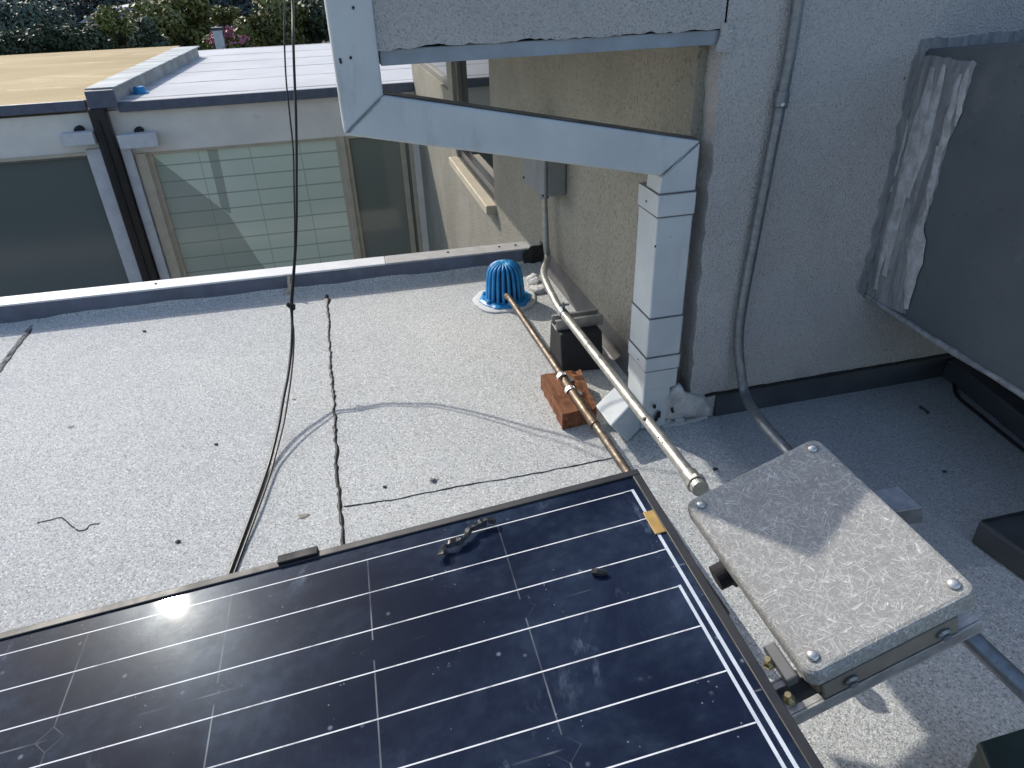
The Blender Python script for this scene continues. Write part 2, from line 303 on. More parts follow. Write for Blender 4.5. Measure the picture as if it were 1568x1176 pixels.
# ------------------------------------------------------------------ mesh helpers
class MB:
    def __init__(s): s.bm = bmesh.new()
    def hexa(s, p):                       # 8 corners: bottom ring 0-3, top ring 4-7
        v = [s.bm.verts.new(q) for q in p]
        for f in ((3, 2, 1, 0), (4, 5, 6, 7), (0, 1, 5, 4), (1, 2, 6, 5), (2, 3, 7, 6), (3, 0, 4, 7)): s.bm.faces.new([v[i] for i in f])
        return s
    def box(s, a, b):
        (x0, y0, z0), (x1, y1, z1) = a, b
        return s.hexa([(x0, y0, z0), (x1, y0, z0), (x1, y1, z0), (x0, y1, z0), (x0, y0, z1), (x1, y0, z1), (x1, y1, z1), (x0, y1, z1)])
    def prism(s, pts, d):                 # polygon swept along vector d
        d = Vector(d); a = [s.bm.verts.new(q) for q in pts]; b = [s.bm.verts.new(Vector(q) + d) for q in pts]; n = len(a)
        s.bm.faces.new(list(reversed(a))); s.bm.faces.new(b)
        for i in range(n): s.bm.faces.new((a[i], a[(i + 1) % n], b[(i + 1) % n], b[i]))
        return s
    def tube(s, pts, r, n=16, caps=True):
        pts = [Vector(p) for p in pts]; rs = r if isinstance(r, (list, tuple)) else [r] * len(pts)
        t = (pts[1] - pts[0]).normalized(); u = t.orthogonal().normalized(); rings = []
        for i, p in enumerate(pts):
            a = pts[max(i - 1, 0)]; b = pts[min(i + 1, len(pts) - 1)]; t2 = (b - a).normalized()
            q = t.rotation_difference(t2); u = q @ u; t = t2; vv = t.cross(u).normalized()
            rings.append([s.bm.verts.new(p + (u * math.cos(k * 2 * math.pi / n) + vv * math.sin(k * 2 * math.pi / n)) * rs[i]) for k in range(n)])
        for A, B in zip(rings, rings[1:]):
            for k in range(n): s.bm.faces.new((A[k], A[(k + 1) % n], B[(k + 1) % n], B[k]))
        if caps: s.bm.faces.new(list(reversed(rings[0]))); s.bm.faces.new(rings[-1])
        return s
    def lathe(s, prof, n=32, mat=None, fn=None):
        rings = []
        for r, z in prof:
            ring = []
            for k in range(n):
                a = k * 2 * math.pi / n; rr = fn(r, z, a) if fn else r
                q = Vector((rr * math.cos(a), rr * math.sin(a), z)); ring.append(s.bm.verts.new(mat @ q if mat else q))
            rings.append(ring)
        for A, B in zip(rings, rings[1:]):
            for k in range(n): s.bm.faces.new((A[k], A[(k + 1) % n], B[(k + 1) % n], B[k]))
        s.bm.faces.new(list(reversed(rings[0]))); s.bm.faces.new(rings[-1]); return s
    def blob(s, c, r, sub=2, jit=0.25, freq=6.0):
        geo = bmesh.ops.create_icosphere(s.bm, subdivisions=sub, radius=1.0)
        r = Vector(r) if isinstance(r, (tuple, list, Vector)) else Vector((r, r, r))
        for v in geo['verts']:
            k = 1 + jit * mnoise.noise((v.co + Vector(c) * 13) * freq * 0.4) * 1.6
            v.co = Vector((v.co.x * r.x, v.co.y * r.y, v.co.z * r.z)) * k + Vector(c)
        return s
    def build(s, name, mat, parent=None, origin=None, smooth=False, bevel=0.0, seg=2):
        bmesh.ops.recalc_face_normals(s.bm, faces=s.bm.faces)
        o_ = Vector(origin) if origin is not None else Vector((0, 0, 0))
        if origin is not None: bmesh.ops.translate(s.bm, vec=-o_, verts=s.bm.verts)
        me = bpy.data.meshes.new(name); s.bm.to_mesh(me); s.bm.free()
        for m_ in (mat if isinstance(mat, list) else [mat]): me.materials.append(m_)
        if smooth: me.shade_smooth()
        o = bpy.data.objects.new(name, me); COL.objects.link(o); o.location = o_
        if parent: parent_to(o, parent)
        if bevel:
            b = o.modifiers.new('bevel', 'BEVEL'); b.width = bevel; b.segments = seg; b.limit_method = 'ANGLE'; b.angle_limit = math.radians(40); b.harden_normals = False
        return o
def world_of(o):
    m = o.matrix_basis.copy()
    while o.parent: o = o.parent; m = o.matrix_basis @ m
    return m
def parent_to(o, p):                      # keep world placement
    wm = o.matrix_basis.copy(); o.parent = p; o.matrix_parent_inverse = Matrix(); o.matrix_basis = world_of(p).inverted() @ wm
def tag(o, label=None, cat=None, group=None, kind=None):
    if label: o['label'] = label
    if cat: o['category'] = cat
    if group: o['group'] = group
    if kind: o['kind'] = kind
    return o
def thing(name, loc, label, cat, group=None, mat=None):
    o = bpy.data.objects.new(name, None); COL.objects.link(o); o.empty_display_size = 0.05
    if mat is not None: o.matrix_basis = mat
    else: o.location = loc
    return tag(o, label, cat, group)
def lerp(a, b, t): return a + (b - a) * t
def spline(pts, k=8):                     # Catmull-Rom through points
    pts = [Vector(p) for p in pts]; out = []
    for i in range(len(pts) - 1):
        p0 = pts[max(i - 1, 0)]; p1 = pts[i]; p2 = pts[i + 1]; p3 = pts[min(i + 2, len(pts) - 1)]
        for j in range(k):
            t = j / k
            out.append(0.5 * ((2 * p1) + (p2 - p0) * t + (2 * p0 - 5 * p1 + 4 * p2 - p3) * t * t + (3 * p1 - p0 - 3 * p2 + p3) * t ** 3))
    out.append(pts[-1]); return out
def ribbon(mb, pts, w, z0, h=0.002, jit=0.0, seed=0):   # low strip lying along a path on a flat roof
    rnd = random.Random(seed); P_ = [Vector(p) for p in pts]; L = []; R = []
    for i, p in enumerate(P_):
        t = (P_[min(i + 1, len(P_) - 1)] - P_[max(i - 1, 0)]); t.z = 0; t.normalize(); n = Vector((-t.y, t.x, 0))
        ww = w[i] if isinstance(w, list) else w
        a = ww * (0.5 + jit * rnd.uniform(-.5, .5)); b = ww * (0.5 + jit * rnd.uniform(-.5, .5))
        L.append(p + n * a); R.append(p - n * b)
    def row(lst, z): return [mb.bm.verts.new((q.x, q.y, z)) for q in lst]
    Lb, Rb = row(L, z0), row(R, z0); C_ = [mb.bm.verts.new(((a.x + b.x) / 2, (a.y + b.y) / 2, z0 + h)) for a, b in zip(L, R)]
    for i in range(len(P_) - 1):
        mb.bm.faces.new((Lb[i], Lb[i + 1], C_[i + 1], C_[i])); mb.bm.faces.new((C_[i], C_[i + 1], Rb[i + 1], Rb[i]))
    return mb
def patch(mb, pts, nrm, thick, cell=0.012, amp=0.004, seed=1, flat=False):   # irregular smeared slab: polygon on a plane, with a bumpy face
    nrm = Vector(nrm).normalized(); pts = [Vector(p) for p in pts]; o = pts[0]
    u = (pts[1] - pts[0]).normalized(); u = (u - nrm * u.dot(nrm)).normalized(); v = nrm.cross(u)
    poly = [((p - o).dot(u), (p - o).dot(v)) for p in pts]
    rnd = random.Random(seed); rim = []
    for i in range(len(poly)):
        a = Vector(poly[i]); b = Vector(poly[(i + 1) % len(poly)]); k = max(1, int((b - a).length / cell))
        for j in range(k):
            q = a.lerp(b, j / k); nn = mnoise.noise(Vector((q.x * 60, q.y * 60, seed))); q2 = q + Vector((nn + mnoise.noise(Vector((q.x * 19, q.y * 19, seed + 2))), mnoise.noise(Vector((q.y * 70, q.x * 70, seed + 5))) + mnoise.noise(Vector((q.y * 17, q.x * 17, seed + 9))))) * cell * 0.6
            rim.append(q2)
    def at(q, h): return o + u * q.x + v * q.y + nrm * h
    c = sum(rim, Vector((0, 0))) / len(rim)
    rings = []
    inn = []
    if flat:                              # a thin even skin: step in along the rim's own normals
        for i, q in enumerate(rim):
            t = (rim[(i + 1) % len(rim)] - rim[i - 1]); t = t.normalized() if t.length else Vector((1, 0)); inn.append(q + Vector((-t.y, t.x)) * 0.0015 * (1 if sum(a.x * b.y - b.x * a.y for a, b in zip(rim, rim[1:] + rim[:1])) > 0 else -1))
    for k, (s_, h) in enumerate(((1, 0.0), (0.985, thick * .8), (0.8, thick), (0.6, thick), (0.4, thick), (0.2, thick))):
        ring = []
        for q in rim:
            qq = c + (q - c) * s_
            if flat and k == 1: qq = inn[rim.index(q)]
            hh = h + (amp * mnoise.noise(Vector((qq.x * 50, qq.y * 18, seed * 3))) if k > 1 else 0)
            ring.append(mb.bm.verts.new(at(qq, max(hh, 0.0 if k == 0 else thick * 0.3))))
        rings.append(ring)
        if flat and k == 1: break
    n = len(rim)
    for A, B in zip(rings, rings[1:]):
        for i in range(n): mb.bm.faces.new((A[i], A[(i + 1) % n], B[(i + 1) % n], B[i]))
    mb.bm.faces.new(rings[-1]); return mb
def wall_pieces(mb, place, a0, a1, z0, z1, holes):   # a wall with rectangular openings, cut into boxes that butt
    xs = sorted({a0, a1, *[h[0] for h in holes], *[h[1] for h in holes]})
    for xa, xb in zip(xs, xs[1:]):
        zz = z0
        for h in sorted([h for h in holes if h[0] <= xa + 1e-6 and h[1] >= xb - 1e-6], key=lambda h: h[2]):
            if h[2] > zz: place(mb, xa, xb, zz, h[2])
            zz = h[3]
        if zz < z1: place(mb, xa, xb, zz, z1)

# ------------------------------------------------------------------ setting
YW, XW, ZS, ZT = 1.169, 0.634, 0.752, 0.902     # wall face, recess face, soffit, top of the wall
XC = 0.647
YP = 2.155                                       # inner face of the low parapet
g = MB(); 
gx = [-4.5, -2, -1, 0, XW + 0.02]
g.box((-4.5, -2.5, -0.25), (4.0, YP + 0.015, 0.0)); g.prism([(-4.5, YP + 0.0155, -.25), (-.0, YP + .0155, -.25), (-4.5, YP + .145, -.25)], (0, 0, .25))
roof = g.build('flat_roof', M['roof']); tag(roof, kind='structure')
court = MB(); court.box((-14, 2.4, -1.95), (3, 5.9, -1.75)); tag(court.build('courtyard', M['court']), kind='structure')  # unseen floor, raised and lightened to bounce sunlight onto the wing

# seams and cracks of the roofing (children of the roof)
def pxpath(lst, z=0.0): return [on_z(a, b, z) for a, b in lst]
def wobble(path, amp, step=0.02, seed=0):
    out = []
    for a, b in zip(path, path[1:]):
        k = max(1, int((b - a).length / step)); t = (b - a).normalized(); n = Vector((-t.y, t.x, 0))
        for j in range(k):
            p = a.lerp(b, j / k); out.append(p + n * amp * mnoise.noise(p * 25 + Vector((seed, 0, 0))))
    out.append(path[-1]); return out
m = MB(); pth = wobble(pxpath([(501, 452), (502, 480), (507, 560), (513, 640), (515, 700), (520, 775), (522, 800), (523, 850)]), 0.0035, 0.012, 3)
W_ = [0.0065 + 0.006 * max(0, mnoise.noise(p * 14)) + (0.008 if i < 6 else 0) for i, p in enumerate(pth)]
ribbon(m, pth, W_, 0.0006, 0.0035, 0.6, 4); m.build('tar_seam', M['tar'], roof)
m = MB(); ribbon(m, wobble(pxpath([(526, 776), (600, 766), (700, 745), (800, 729), (950, 699)]), 0.003, 0.012, 9), 0.0028, 0.0006, 0.0012, 0.9, 5); m.build('hairline_seam', M['tar'], roof)
m = MB(); ribbon(m, wobble(pxpath([(-40, 610), (0, 563), (30, 522), (60, 487)]), 0.005, 0.015, 2), 0.014, 0.0005, 0.0045, 0.5, 6); m.build('lapped_seam', M['mastic'], roof)
m = MB(); ribbon(m, [p + Vector((0.009, 0, 0)) for p in wobble(pxpath([(-40, 610), (0, 563), (30, 522), (60, 487)]), 0.005, 0.015, 2)], 0.0055, 0.0006, 0.0016, 0.7, 7); m.build('lap_dark_strip', M['tar'], roof)  # dark strip along one side of the lapped seam
m = MB(); ribbon(m, spline(pxpath([(57, 801), (75, 797), (95, 793), (110, 806), (122, 813), (133, 810), (138, 804), (152, 802)]), 5), 0.0026, 0.0006, 0.001, 0.8, 8); m.build('wavy_crack', M['tar'], roof)
# dark marks and scuffs on the roof
m = MB()
for (a, b, s_) in ((108, 654, .010), (465, 790, .012), (450, 612, .006), (600, 598, .003), (668, 735, .006), (520, 530, .003)):
    c = on_z(a, b); patch(m, [c + Vector((math.cos(t) * s_ * random.uniform(.5, 1.3), math.sin(t) * s_ * 0.7 * random.uniform(.5, 1.2), 0.0005)) for t in [i * math.pi / 4 for i in range(8)]], (0, 0, 1), 0.0006, 0.004, 0.0003, int(a))
m.build('scuff_mark', plain('brown_scuff', (0.27, 0.25, 0.21), 0.9, 0, 0.4, 90, 0.3), roof)

# ------------------------------------------------------------------ parapet
par = thing('roof_parapet', (-1.9, YP + 0.06, 0), 'low white capped parapet with dark slate inner face along the far roof edge', 'parapet')
ptop = lambda x: 0.066 - 0.012 * (0.65 - x) * 0  
XJ = on_y(590, 398, YP).x
m = MB(); m.box((-4.5, YP + 0.004, -0.5), (XW - 0.002, YP + 0.066, 0.060)); m.build('curb', M['slate'], par)
m = MB(); m.box((-4.5, YP + 0.0005, 0.0605), (XJ, YP + 0.072, 0.0665)); m.build('white_cap', M['white_paint'], par, bevel=0.002)
m = MB(); m.box((XJ + 0.001, YP + 0.0005, 0.0605), (XW - 0.012, YP + 0.072, 0.0665)); m.build('bare_cap', plain('weathered_grey_cap', (0.38, 0.375, 0.37), 0.7, 0, 0.15, 30, 0.2), par, bevel=0.002)
# white coating that runs up the foot of the parapet as a cant
m = MB(); n_ = 120; A = []; B = []; C_ = []
for i in range(n_ + 1):
    x = lerp(-4.5, XW - 0.02, i / n_); h = 0.016 + 0.006 * mnoise.noise(Vector((x * 6, 0, 0))) + 0.004 * mnoise.noise(Vector((x * 31, 3, 0)))
    if x < on_z(150, 470).x: h -= 0.012 * min(1, (on_z(150, 470).x - x) / 0.2)
    h = max(h, 0.004)
    A.append(m.bm.verts.new((x, YP - 0.05, 0.0006))); B.append(m.bm.verts.new((x, YP - 0.010, 0.006))); C_.append(m.bm.verts.new((x, YP + 0.003, h + 0.004)))
for i in range(n_):
    m.bm.faces.new((A[i], A[i + 1], B[i + 1], B[i])); m.bm.faces.new((B[i], B[i + 1], C_[i + 1], C_[i]))
m.build('coated_cant', M['roof'], par, smooth=True)
for px in (237, 688, 768, 793):
    m = MB(); c = on_z(px, {237: 436, 688: 392, 768: 384, 793: 381}[px], 0.067); m.lathe([(0.004, 0.0), (0.004, 0.002), (0.002, 0.003)], 10, Matrix.Translation((c.x, YP + 0.04, 0.0666))); m.build('cap_nail', M['black_rubber'], par)
# tar smeared in the corner
m = MB(); c1 = on_y(803, 402, YP)
patch(m, [Vector((c1.x - 0.0, YP - 0.0005, 0.002)), Vector((XW - 0.014, YP - 0.0005, 0.002)), Vector((XW - 0.014, YP - 0.0005, 0.075)), Vector((c1.x + 0.02, YP - 0.0005, 0.07)), Vector((c1.x - 0.005, YP - 0.0005, 0.05))], (0, -1, 0), 0.003, 0.008, 0.002, 3)
m.build('corner_tar_patch', M['tar'], par)
m = MB(); c2 = on_z(826, 437)
for k in range(7): m.blob((c2.x + random.uniform(-.02, .02), c2.y + random.uniform(-.05, .06), 0.004), (0.02, 0.025, random.uniform(0.006, .016)), 2, 0.4)
m.build('corner_sealant', M['mastic_white'], par, smooth=True)

pv = Matrix.Translation((XW, YP, 0)) @ Matrix.Rotation(math.radians(-1.5), 4, 'Z') @ Matrix.Translation((-XW, -YP, 0))
par.matrix_basis = pv @ par.matrix_basis
# ------------------------------------------------------------------ stucco building on the right
bld = thing('stucco_building', (1.2, YW + 0.1, 0), 'grey white stucco building with a long upper overhang and a shaded recess beside the roof', 'building')
def jag(a, b, n, amp, axis, seed=0):
    out = []
    for i in range(n + 1):
        p = Vector(a).lerp(Vector(b), i / n); p[axis] += amp * (mnoise.noise(p * 38 + Vector((seed, 0, 0))) + 0.6 * mnoise.noise(p * 110 + Vector((seed, 7, 0)))); out.append(p)
    return out
# main face, with the ragged stucco edge beside the recess
m = MB(); edge = jag((XC + 0.018, YW, 0.0), (XC + 0.005, YW, ZS + 0.02), 60, 0.005, 0, 1)
m.prism([(3.5, YW, -0.1), (3.5, YW, 1.15), (XC + 0.006, YW, 1.15)] + list(reversed(edge)) + [(XC + 0.018, YW, -0.1)], (0, 0.05, 0))
m.build('wall', M['stucco'], bld)
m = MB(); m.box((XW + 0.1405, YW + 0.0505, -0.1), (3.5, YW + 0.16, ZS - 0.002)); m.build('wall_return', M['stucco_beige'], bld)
# overhang face with its ragged lower edge
x0 = 0.084
m = MB(); edge = jag((x0, YW, ZS + 0.024), (XC + 0.006, YW, ZS + 0.024), 70, 0.0045, 2, 4)
m.prism(list(edge) + [(XC + 0.006, YW, ZT), (x0, YW, ZT)], (0, 0.05, 0)); m.build('overhang_face', M['stucco'], bld)
m = MB(); m.box((x0 + 0.001, YW + 0.0505, ZS + 0.006), (3.5, 4.85, ZT - 0.002)); m.build('overhang', M['wing_wall'], bld)
m = MB(); m.box((x0 + 0.002, YW + 0.006, ZS), (XC + 0.012, YW + 0.05, ZS + 0.0225)); 
m.build('edge_flashing', M['strip_grey'], bld, bevel=0.0015)
m = MB(); patch(m, [Vector((XC - 0.01, YW - 0.0005, ZS - .01)), Vector((XC + .022, YW - 0.0005, ZS - .014)), Vector((XC + .018, YW - 0.0005, ZS + .03)), Vector((XC - .004, YW - 0.0005, ZS + .035))], (0, -1, 0), 0.004, 0.006, 0.003, 9)
m.build('stucco_patch', M['stucco'], bld)
# recess wall with two windows
WA = (2.95, 3.86, -0.01, 0.70); WB = (4.02, 5.50, 0.30, 0.70)
def place_rec(mb, a, b, z0, z1): mb.box((XW, a, z0), (XW + 0.14, b, z1))
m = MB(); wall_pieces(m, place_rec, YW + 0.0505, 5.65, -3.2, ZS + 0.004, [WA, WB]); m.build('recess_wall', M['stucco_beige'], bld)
def rec_window(wd, mull):
    y0, y1, z0, z1 = wd; x = XW + 0.02
    f = MB(); t = 0.035
    f.box((x, y0, z0), (x + 0.05, y0 + t, z1)); f.box((x, y1 - t, z0), (x + 0.05, y1, z1))
    f.box((x, y0 + t, z0), (x + 0.05, y1 - t, z0 + t)); f.box((x, y0 + t, z1 - t), (x + 0.05, y1 - t, z1))
    for my in mull: f.box((x + 0.001, my - 0.012, z0 + t), (x + 0.045, my + 0.012, z1 - t))
    fo = f.build('window', M['aluminium'], bld, bevel=0.003)
    p = MB(); p.box((x + 0.02, y0 + t - 0.004, z0 + t - 0.004), (x + 0.026, y1 - t + 0.004, z1 - t + 0.004)); p.build('pane', M['glass_dark'], fo)
rec_window(WA, ()); rec_window(WB, (5.22,))
m = MB(); m.box((XW - 0.045, WA[0] - 0.03, -0.052), (XW + 0.02, WA[1] + 0.02, -0.012)); m.build('window_sill', M['cream'], bld, bevel=0.004)
# base flashings
m = MB(); m.prism([(XW - 0.0005, YW + 0.0, 0.052), (XW - 0.0005, YW + 0.0, 0.0), (XW - 0.024, YW, 0.0), (XW - 0.012, YW, 0.03)], (0, YP - YW - 0.004, 0)); 
m.build('recess_flashing', plain('grey_cant_coating', (0.13, 0.125, 0.12), 0.7, 0, 0.3, 14, 0.3), bld)
fl0 = on_y(1078, 640, YW - 0.006); 
m = MB(); top = jag((0.728, YW - 0.008, 0.056), (3.4, YW - 0.008, 0.056), 90, 0.0012, 2, 8)
m.prism(top + [(3.4, YW - 0.008, 0.0), (0.728, YW - 0.008, 0.0)], (0, 0.0075, 0)); m.build('base_flashing', M['slate_dark'], bld)
m = MB(); top = jag((0.70, YW - 0.0095, 0.0585), (3.4, YW - 0.0095, 0.0585), 140, 0.0022, 2, 5)
ribbon_pts = top
for a, b in zip(top, top[1:]): m.hexa([a + Vector((0, 0, -.0012)), b + Vector((0, 0, -.0012)), b + Vector((0, .009, -.0012)), a + Vector((0, .009, -.0012)), a + Vector((0, 0, .0012)), b + Vector((0, 0, .0012)), b + Vector((0, .009, .0012)), a + Vector((0, .009, .0012))])
m.build('flashing_lip', M['tar'], bld)
# mastic at the foot of the corner
def yw(px, py, off=0.0005): return on_y(px, py, YW - off)
m = MB()
patch(m, [yw(1012, 606), yw(1040, 586), yw(1048, 600), yw(1075, 606), yw(1090, 622), yw(1086, 634), yw(1010, 640)], (0, -1, 0), 0.010, 0.006, 0.005, 12)
q = [on_z(1008, 632), on_z(1040, 622), on_z(1088, 628), on_z(1082, 642), on_z(1042, 652), on_z(1012, 656)]
patch(m, [Vector((p.x, p.y, 0.0008)) for p in q], (0, 0, 1), 0.006, 0.006, 0.005, 15)
for k in range(9):
    p = on_z(random.uniform(990, 1050), random.uniform(612, 650)); m.blob((p.x, min(p.y, YW - .004), random.uniform(0.003, .02)), (random.uniform(.006, .016), .008, random.uniform(.006, .018)), 2, 0.6)
m.build('corner_mastic', M['mastic_white'], bld, smooth=True)
for (a, b) in ((1002, 623), (1004, 640), (1008, 634), (995, 652), (1030, 628)):
    m = MB(); p = on_y(a, b, YW - 0.018); m.blob(p, (0.004, 0.004, 0.009), 1, 0.8); m.build('mastic_gap', M['tar'], bld)

# ------------------------------------------------------------------ downspout
ds = thing('downspout', (0.585, YW, 0), 'white square downspout that runs down, slants across the recess and drops to the roof', 'downspout')
YF_ = YW - 0.008                                # front face
YB = YF_ + 0.088
def yf(px, py): return on_y(px, py, YF_)
def slab(mb, quad, y0=YF_, y1=YB):              # quad in the wall plane swept backwards
    mb.prism([(p.x, y0, p.z) for p in quad], (0, y1 - y0, 0)); return mb
aL, aR, bTR, bBR, bBL, bTL = yf(480, -60), yf(568, -60), yf(1066, 217), yf(1009, 270), yf(530, 207), yf(587, 146)
XL, XR = yf(1010, 290).x, yf(1066, 285).x
bBR = Vector((XL, 0, bBR.z)); bTR = Vector((XR, 0, bTR.z))
aX0, aX1 = yf(512, 100).x, yf(577, 60).x
m = MB(); slab(m, [Vector((aX0, 0, bBL.z)), Vector((aX1, 0, bTL.z)), Vector((aX1, 0, 0.898)), Vector((aX0, 0, 0.898))]); m.build('upper_pipe', M['spout'], ds, bevel=0.004)
m = MB(); slab(m, [Vector((aX0 + .0006, 0, bBL.z)), bBR, bTR, Vector((aX1, 0, bTL.z))], YF_ - 0.0012, YF_ + 0.030); m.build('slanted_pipe', M['spout'], ds, bevel=0.004)
m = MB(); slab(m, [Vector((aX1 + 0.002, 0, bTL.z + 0.0015)), Vector((XR - 0.002, 0, bTR.z + 0.0015)), Vector((XR - .002, 0, bTR.z + 0.0035)), Vector((aX1 + .002, 0, bTL.z + 0.0035))], YF_ + 0.006, YF_ + 0.028); m.build('dirt_on_pipe', plain('brown_grime', (0.13, 0.11, 0.085), 0.9, 0, 0.4, 20), ds)
zb = lambda py: on_y(1035, py, YF_).z
segs = [(bBR.z + 0.002, zb(296), 0.0, 'elbow_neck'), (zb(296), zb(331), 0.002, 'pipe_sleeve'), (zb(331), zb(484), 0.0, 'vertical_pipe'), (zb(484), zb(542), 0.0014, 'pipe_sleeve'), (zb(542), zb(563), 0.003, 'pipe_sleeve'), (zb(563), zb(592), 0.0012, 'pipe_foot')]
for i, (z1, z0, e, nm) in enumerate(segs):
    m = MB(); m.box((XL - e, YF_ - e, z0 + 0.0008), (XR + e, YB + e, z1 - 0.0004))
    if i == 0:
        m = MB(); slab(m, [Vector((XL, 0, z0 + .0008)), Vector((XR, 0, z0 + .0008)), Vector((XR, 0, bTR.z - 0.004)), Vector((XL + .002, 0, z1 - 0.006))], YF_, YF_ + 0.06)
    m.build(nm, M['spout'], ds, bevel=0.003)
def seam_line(a, b, name='joint_line', r=0.0011):
    m = MB(); m.tube([a, b], r, 6); m.build(name, plain('grime_line', (0.10, 0.10, 0.10), 0.9), ds)
for (z1, z0, e, nm) in segs[1:]:
    m = MB(); ee = max(e, 0.001) + 0.0003
    m.box((XL - ee, YF_ - ee, z1 - 0.0007), (XR + ee, YB, z1 + 0.0006)); m.build('joint_line', M['grime'], ds)
YS_ = YF_ - 0.0022
pa, pb = yf(533, 203), yf(582, 152); seam = []
for i in range(13):
    p = pa.lerp(pb, i / 12); p.y = YF_ - 0.0012; p.x += 0.0025 * mnoise.noise(Vector((i * .9, 0, 0))); p.z += 0.002 * mnoise.noise(Vector((i * 1.3, 4, 0))); seam.append(p)
m = MB(); m.tube(seam, 0.0011, 6); m.build('mitre_seam', plain('sealant_grey', (0.25, 0.27, 0.29), 0.9), ds)
pa, pb = yf(1013, 273), yf(1062, 222); pa.y = pb.y = YF_ - 0.0012
m = MB(); m.tube([pa, pa.lerp(pb, .4) + Vector((.001, 0, .001)), pb], 0.0007, 6); m.build('mitre_seam', plain('sealant_pale', (0.42, 0.45, 0.47), 0.9), ds)
for (a, b) in ((541, 12), (521, 91), (522, 95), (537, 88), (1003, 377)):
    m = MB(); p = yf(a, b); m.blob((p.x, YF_ - 0.001, p.z), (0.0022, 0.0012, 0.0026), 1, 0.3); m.build('screw', M['black_rubber'], ds)
for (a, b) in ((990, 308), (978, 550)):
    m = MB(); p = on_x(a, b, XL - 0.002); m.blob((XL - 0.003, p.y, p.z), (0.0012, 0.0022, 0.0026), 1, 0.1); m.build('screw', M['black_rubber'], ds)
# outlet elbow at the foot: a square tube that turns out over the roof
m = MB()
zt = 0.078
A0 = on_z(945, 588, zt); A1 = on_z(966, 620, zt); A2 = on_z(935, 653, 0.058); A3 = on_z(911, 621, 0.058)
m.hexa([on_z(966, 612, .003), on_z(990, 648, .003), on_z(962, 677, .003), on_z(936, 648, .003), A0, A1, A2, A3]); m.build('outlet_elbow', M['spout'], ds, bevel=0.004)
m = MB(); m.hexa([(XL - .004, YF_ - .006, 0.004), (XR - .02, YF_ - .006, 0.004), (XR - .02, YB - .01, 0.004), (XL - .004, YB - .01, 0.004), (XL, YF_, zb(590)), (XR - .01, YF_, zb(590)), (XR - .01, YB, zb(590)), (XL, YB, zb(590))]); m.build('outlet_throat', M['spout'], ds, bevel=0.003)

# ------------------------------------------------------------------ blue roof drain
dc = on_z(774, 459)
dr = thing('roof_drain', (dc.x, dc.y, 0), 'bright blue ribbed plastic dome strainer in the roof corner', 'roof drain')
T = Matrix.Translation((dc.x, dc.y, 0))
m = MB(); m.lathe([(0.078, 0.0), (0.078, 0.007), (0.070, 0.012), (0.052, 0.012)], 40, T, lambda r, z, a: r * (1 + 0.06 * (math.cos(a * 6) > 0.8))); m.build('clamp_ring', M['blue'], dr, smooth=False, bevel=0.001)
m = MB(); m.lathe([(0.047, 0.008), (0.044, 0.05), (0.040, 0.085), (0.030, 0.103), (0.010, 0.110)], 36, T); m.build('inner_core', M['blue_dark'], dr, smooth=True)
prof = [(0.0555, 0.006), (0.0540, 0.03), (0.0515, 0.06), (0.0485, 0.085), (0.0430, 0.103), (0.0330, 0.113), (0.0180, 0.118), (0.0040, 0.119)]
m = MB(); NR = 20
for k in range(NR):
    a = 2 * math.pi * k / NR
    m.tube([T @ Vector((r * math.cos(a), r * math.sin(a), z)) for r, z in spline([Vector((r, z, 0)) for r, z in prof], 3) for r, z in [(r, z)]] if False else [T @ Vector((p.x * math.cos(a), p.x * math.sin(a), p.y)) for p in spline([Vector((r, z, 0)) for r, z in prof], 3)], [0.0052] * 15 + [0.0045] * 4 + [0.003] * 3, 6)
m.lathe([(0.0575, 0.004), (0.0575, 0.013), (0.052, 0.014), (0.052, 0.004)], 40, T)
m.build('ribbed_dome', M['blue'], dr, smooth=True)
for k in range(6):
    m = MB(); a = k * math.pi / 3 + 0.5; m.lathe([(0.008, 0.008), (0.008, 0.016), (0.005, 0.019)], 8, T @ Matrix.Translation((0.066 * math.cos(a), 0.066 * math.sin(a), 0))); m.build('ring_bolt', M['blue'], dr)
m = MB(); m.lathe([(0.10, 0.0005), (0.092, 0.004), (0.07, 0.0055), (0.05, 0.0055)], 48, T, lambda r, z, a: r * (1 + 0.10 * mnoise.noise(Vector((math.cos(a) * 2, math.sin(a) * 2, r * 20))))); m.build('sealant_skirt', plain('white_coating', (0.60, 0.60, 0.60), 0.8, 0, 0.12, 40, 0.6, 120, 0.003), dr, smooth=True)

# ------------------------------------------------------------------ pipes, conduits and their supports
RP = 0.0088
ps = on_z(781, 458, 0.05); pe = on_z(975, 744, 0.055)
d = (pe - ps)
rp = thing('brown_pipe', (lerp(ps.x, pe.x, .5), lerp(ps.y, pe.y, .5), 0), 'thin brown pipe running from the blue drain across the wood block to the panel', 'pipe')
m = MB(); m.tube([ps + Vector((-0.004, 0.03, -0.002)), ps, ps + d * 0.5, pe, pe + d * 0.35], RP, 20); m.build('pipe', M['rust_pipe'], rp, smooth=True)
c0, c1 = ps + d * 0.36, ps + d * 0.56
cpl0, cpl1 = on_z(860, 577, 0.053), on_z(875, 598, 0.053)
m = MB(); m.tube([on_z(866, 586, 0.0535), on_z(912, 652, 0.0535)], RP + 0.0022, 20); m.build('pipe_coupling', mat_emt('dark_brown_pipe', (0.10, 0.075, 0.055), (0.18, 0.14, 0.10), 0.45), rp, smooth=False, bevel=0.0008)
wood_px = [(829, 573), (889, 565), (914, 622), (862, 634)]
WT = 0.042
wq = [on_z(a, b, WT) for a, b in wood_px]; wc = sum(wq, Vector()) / 4
wb = thing('wood_block', (wc.x, wc.y, 0), 'splintered red brown wood block on the roof beneath the brown pipe', 'wood block')
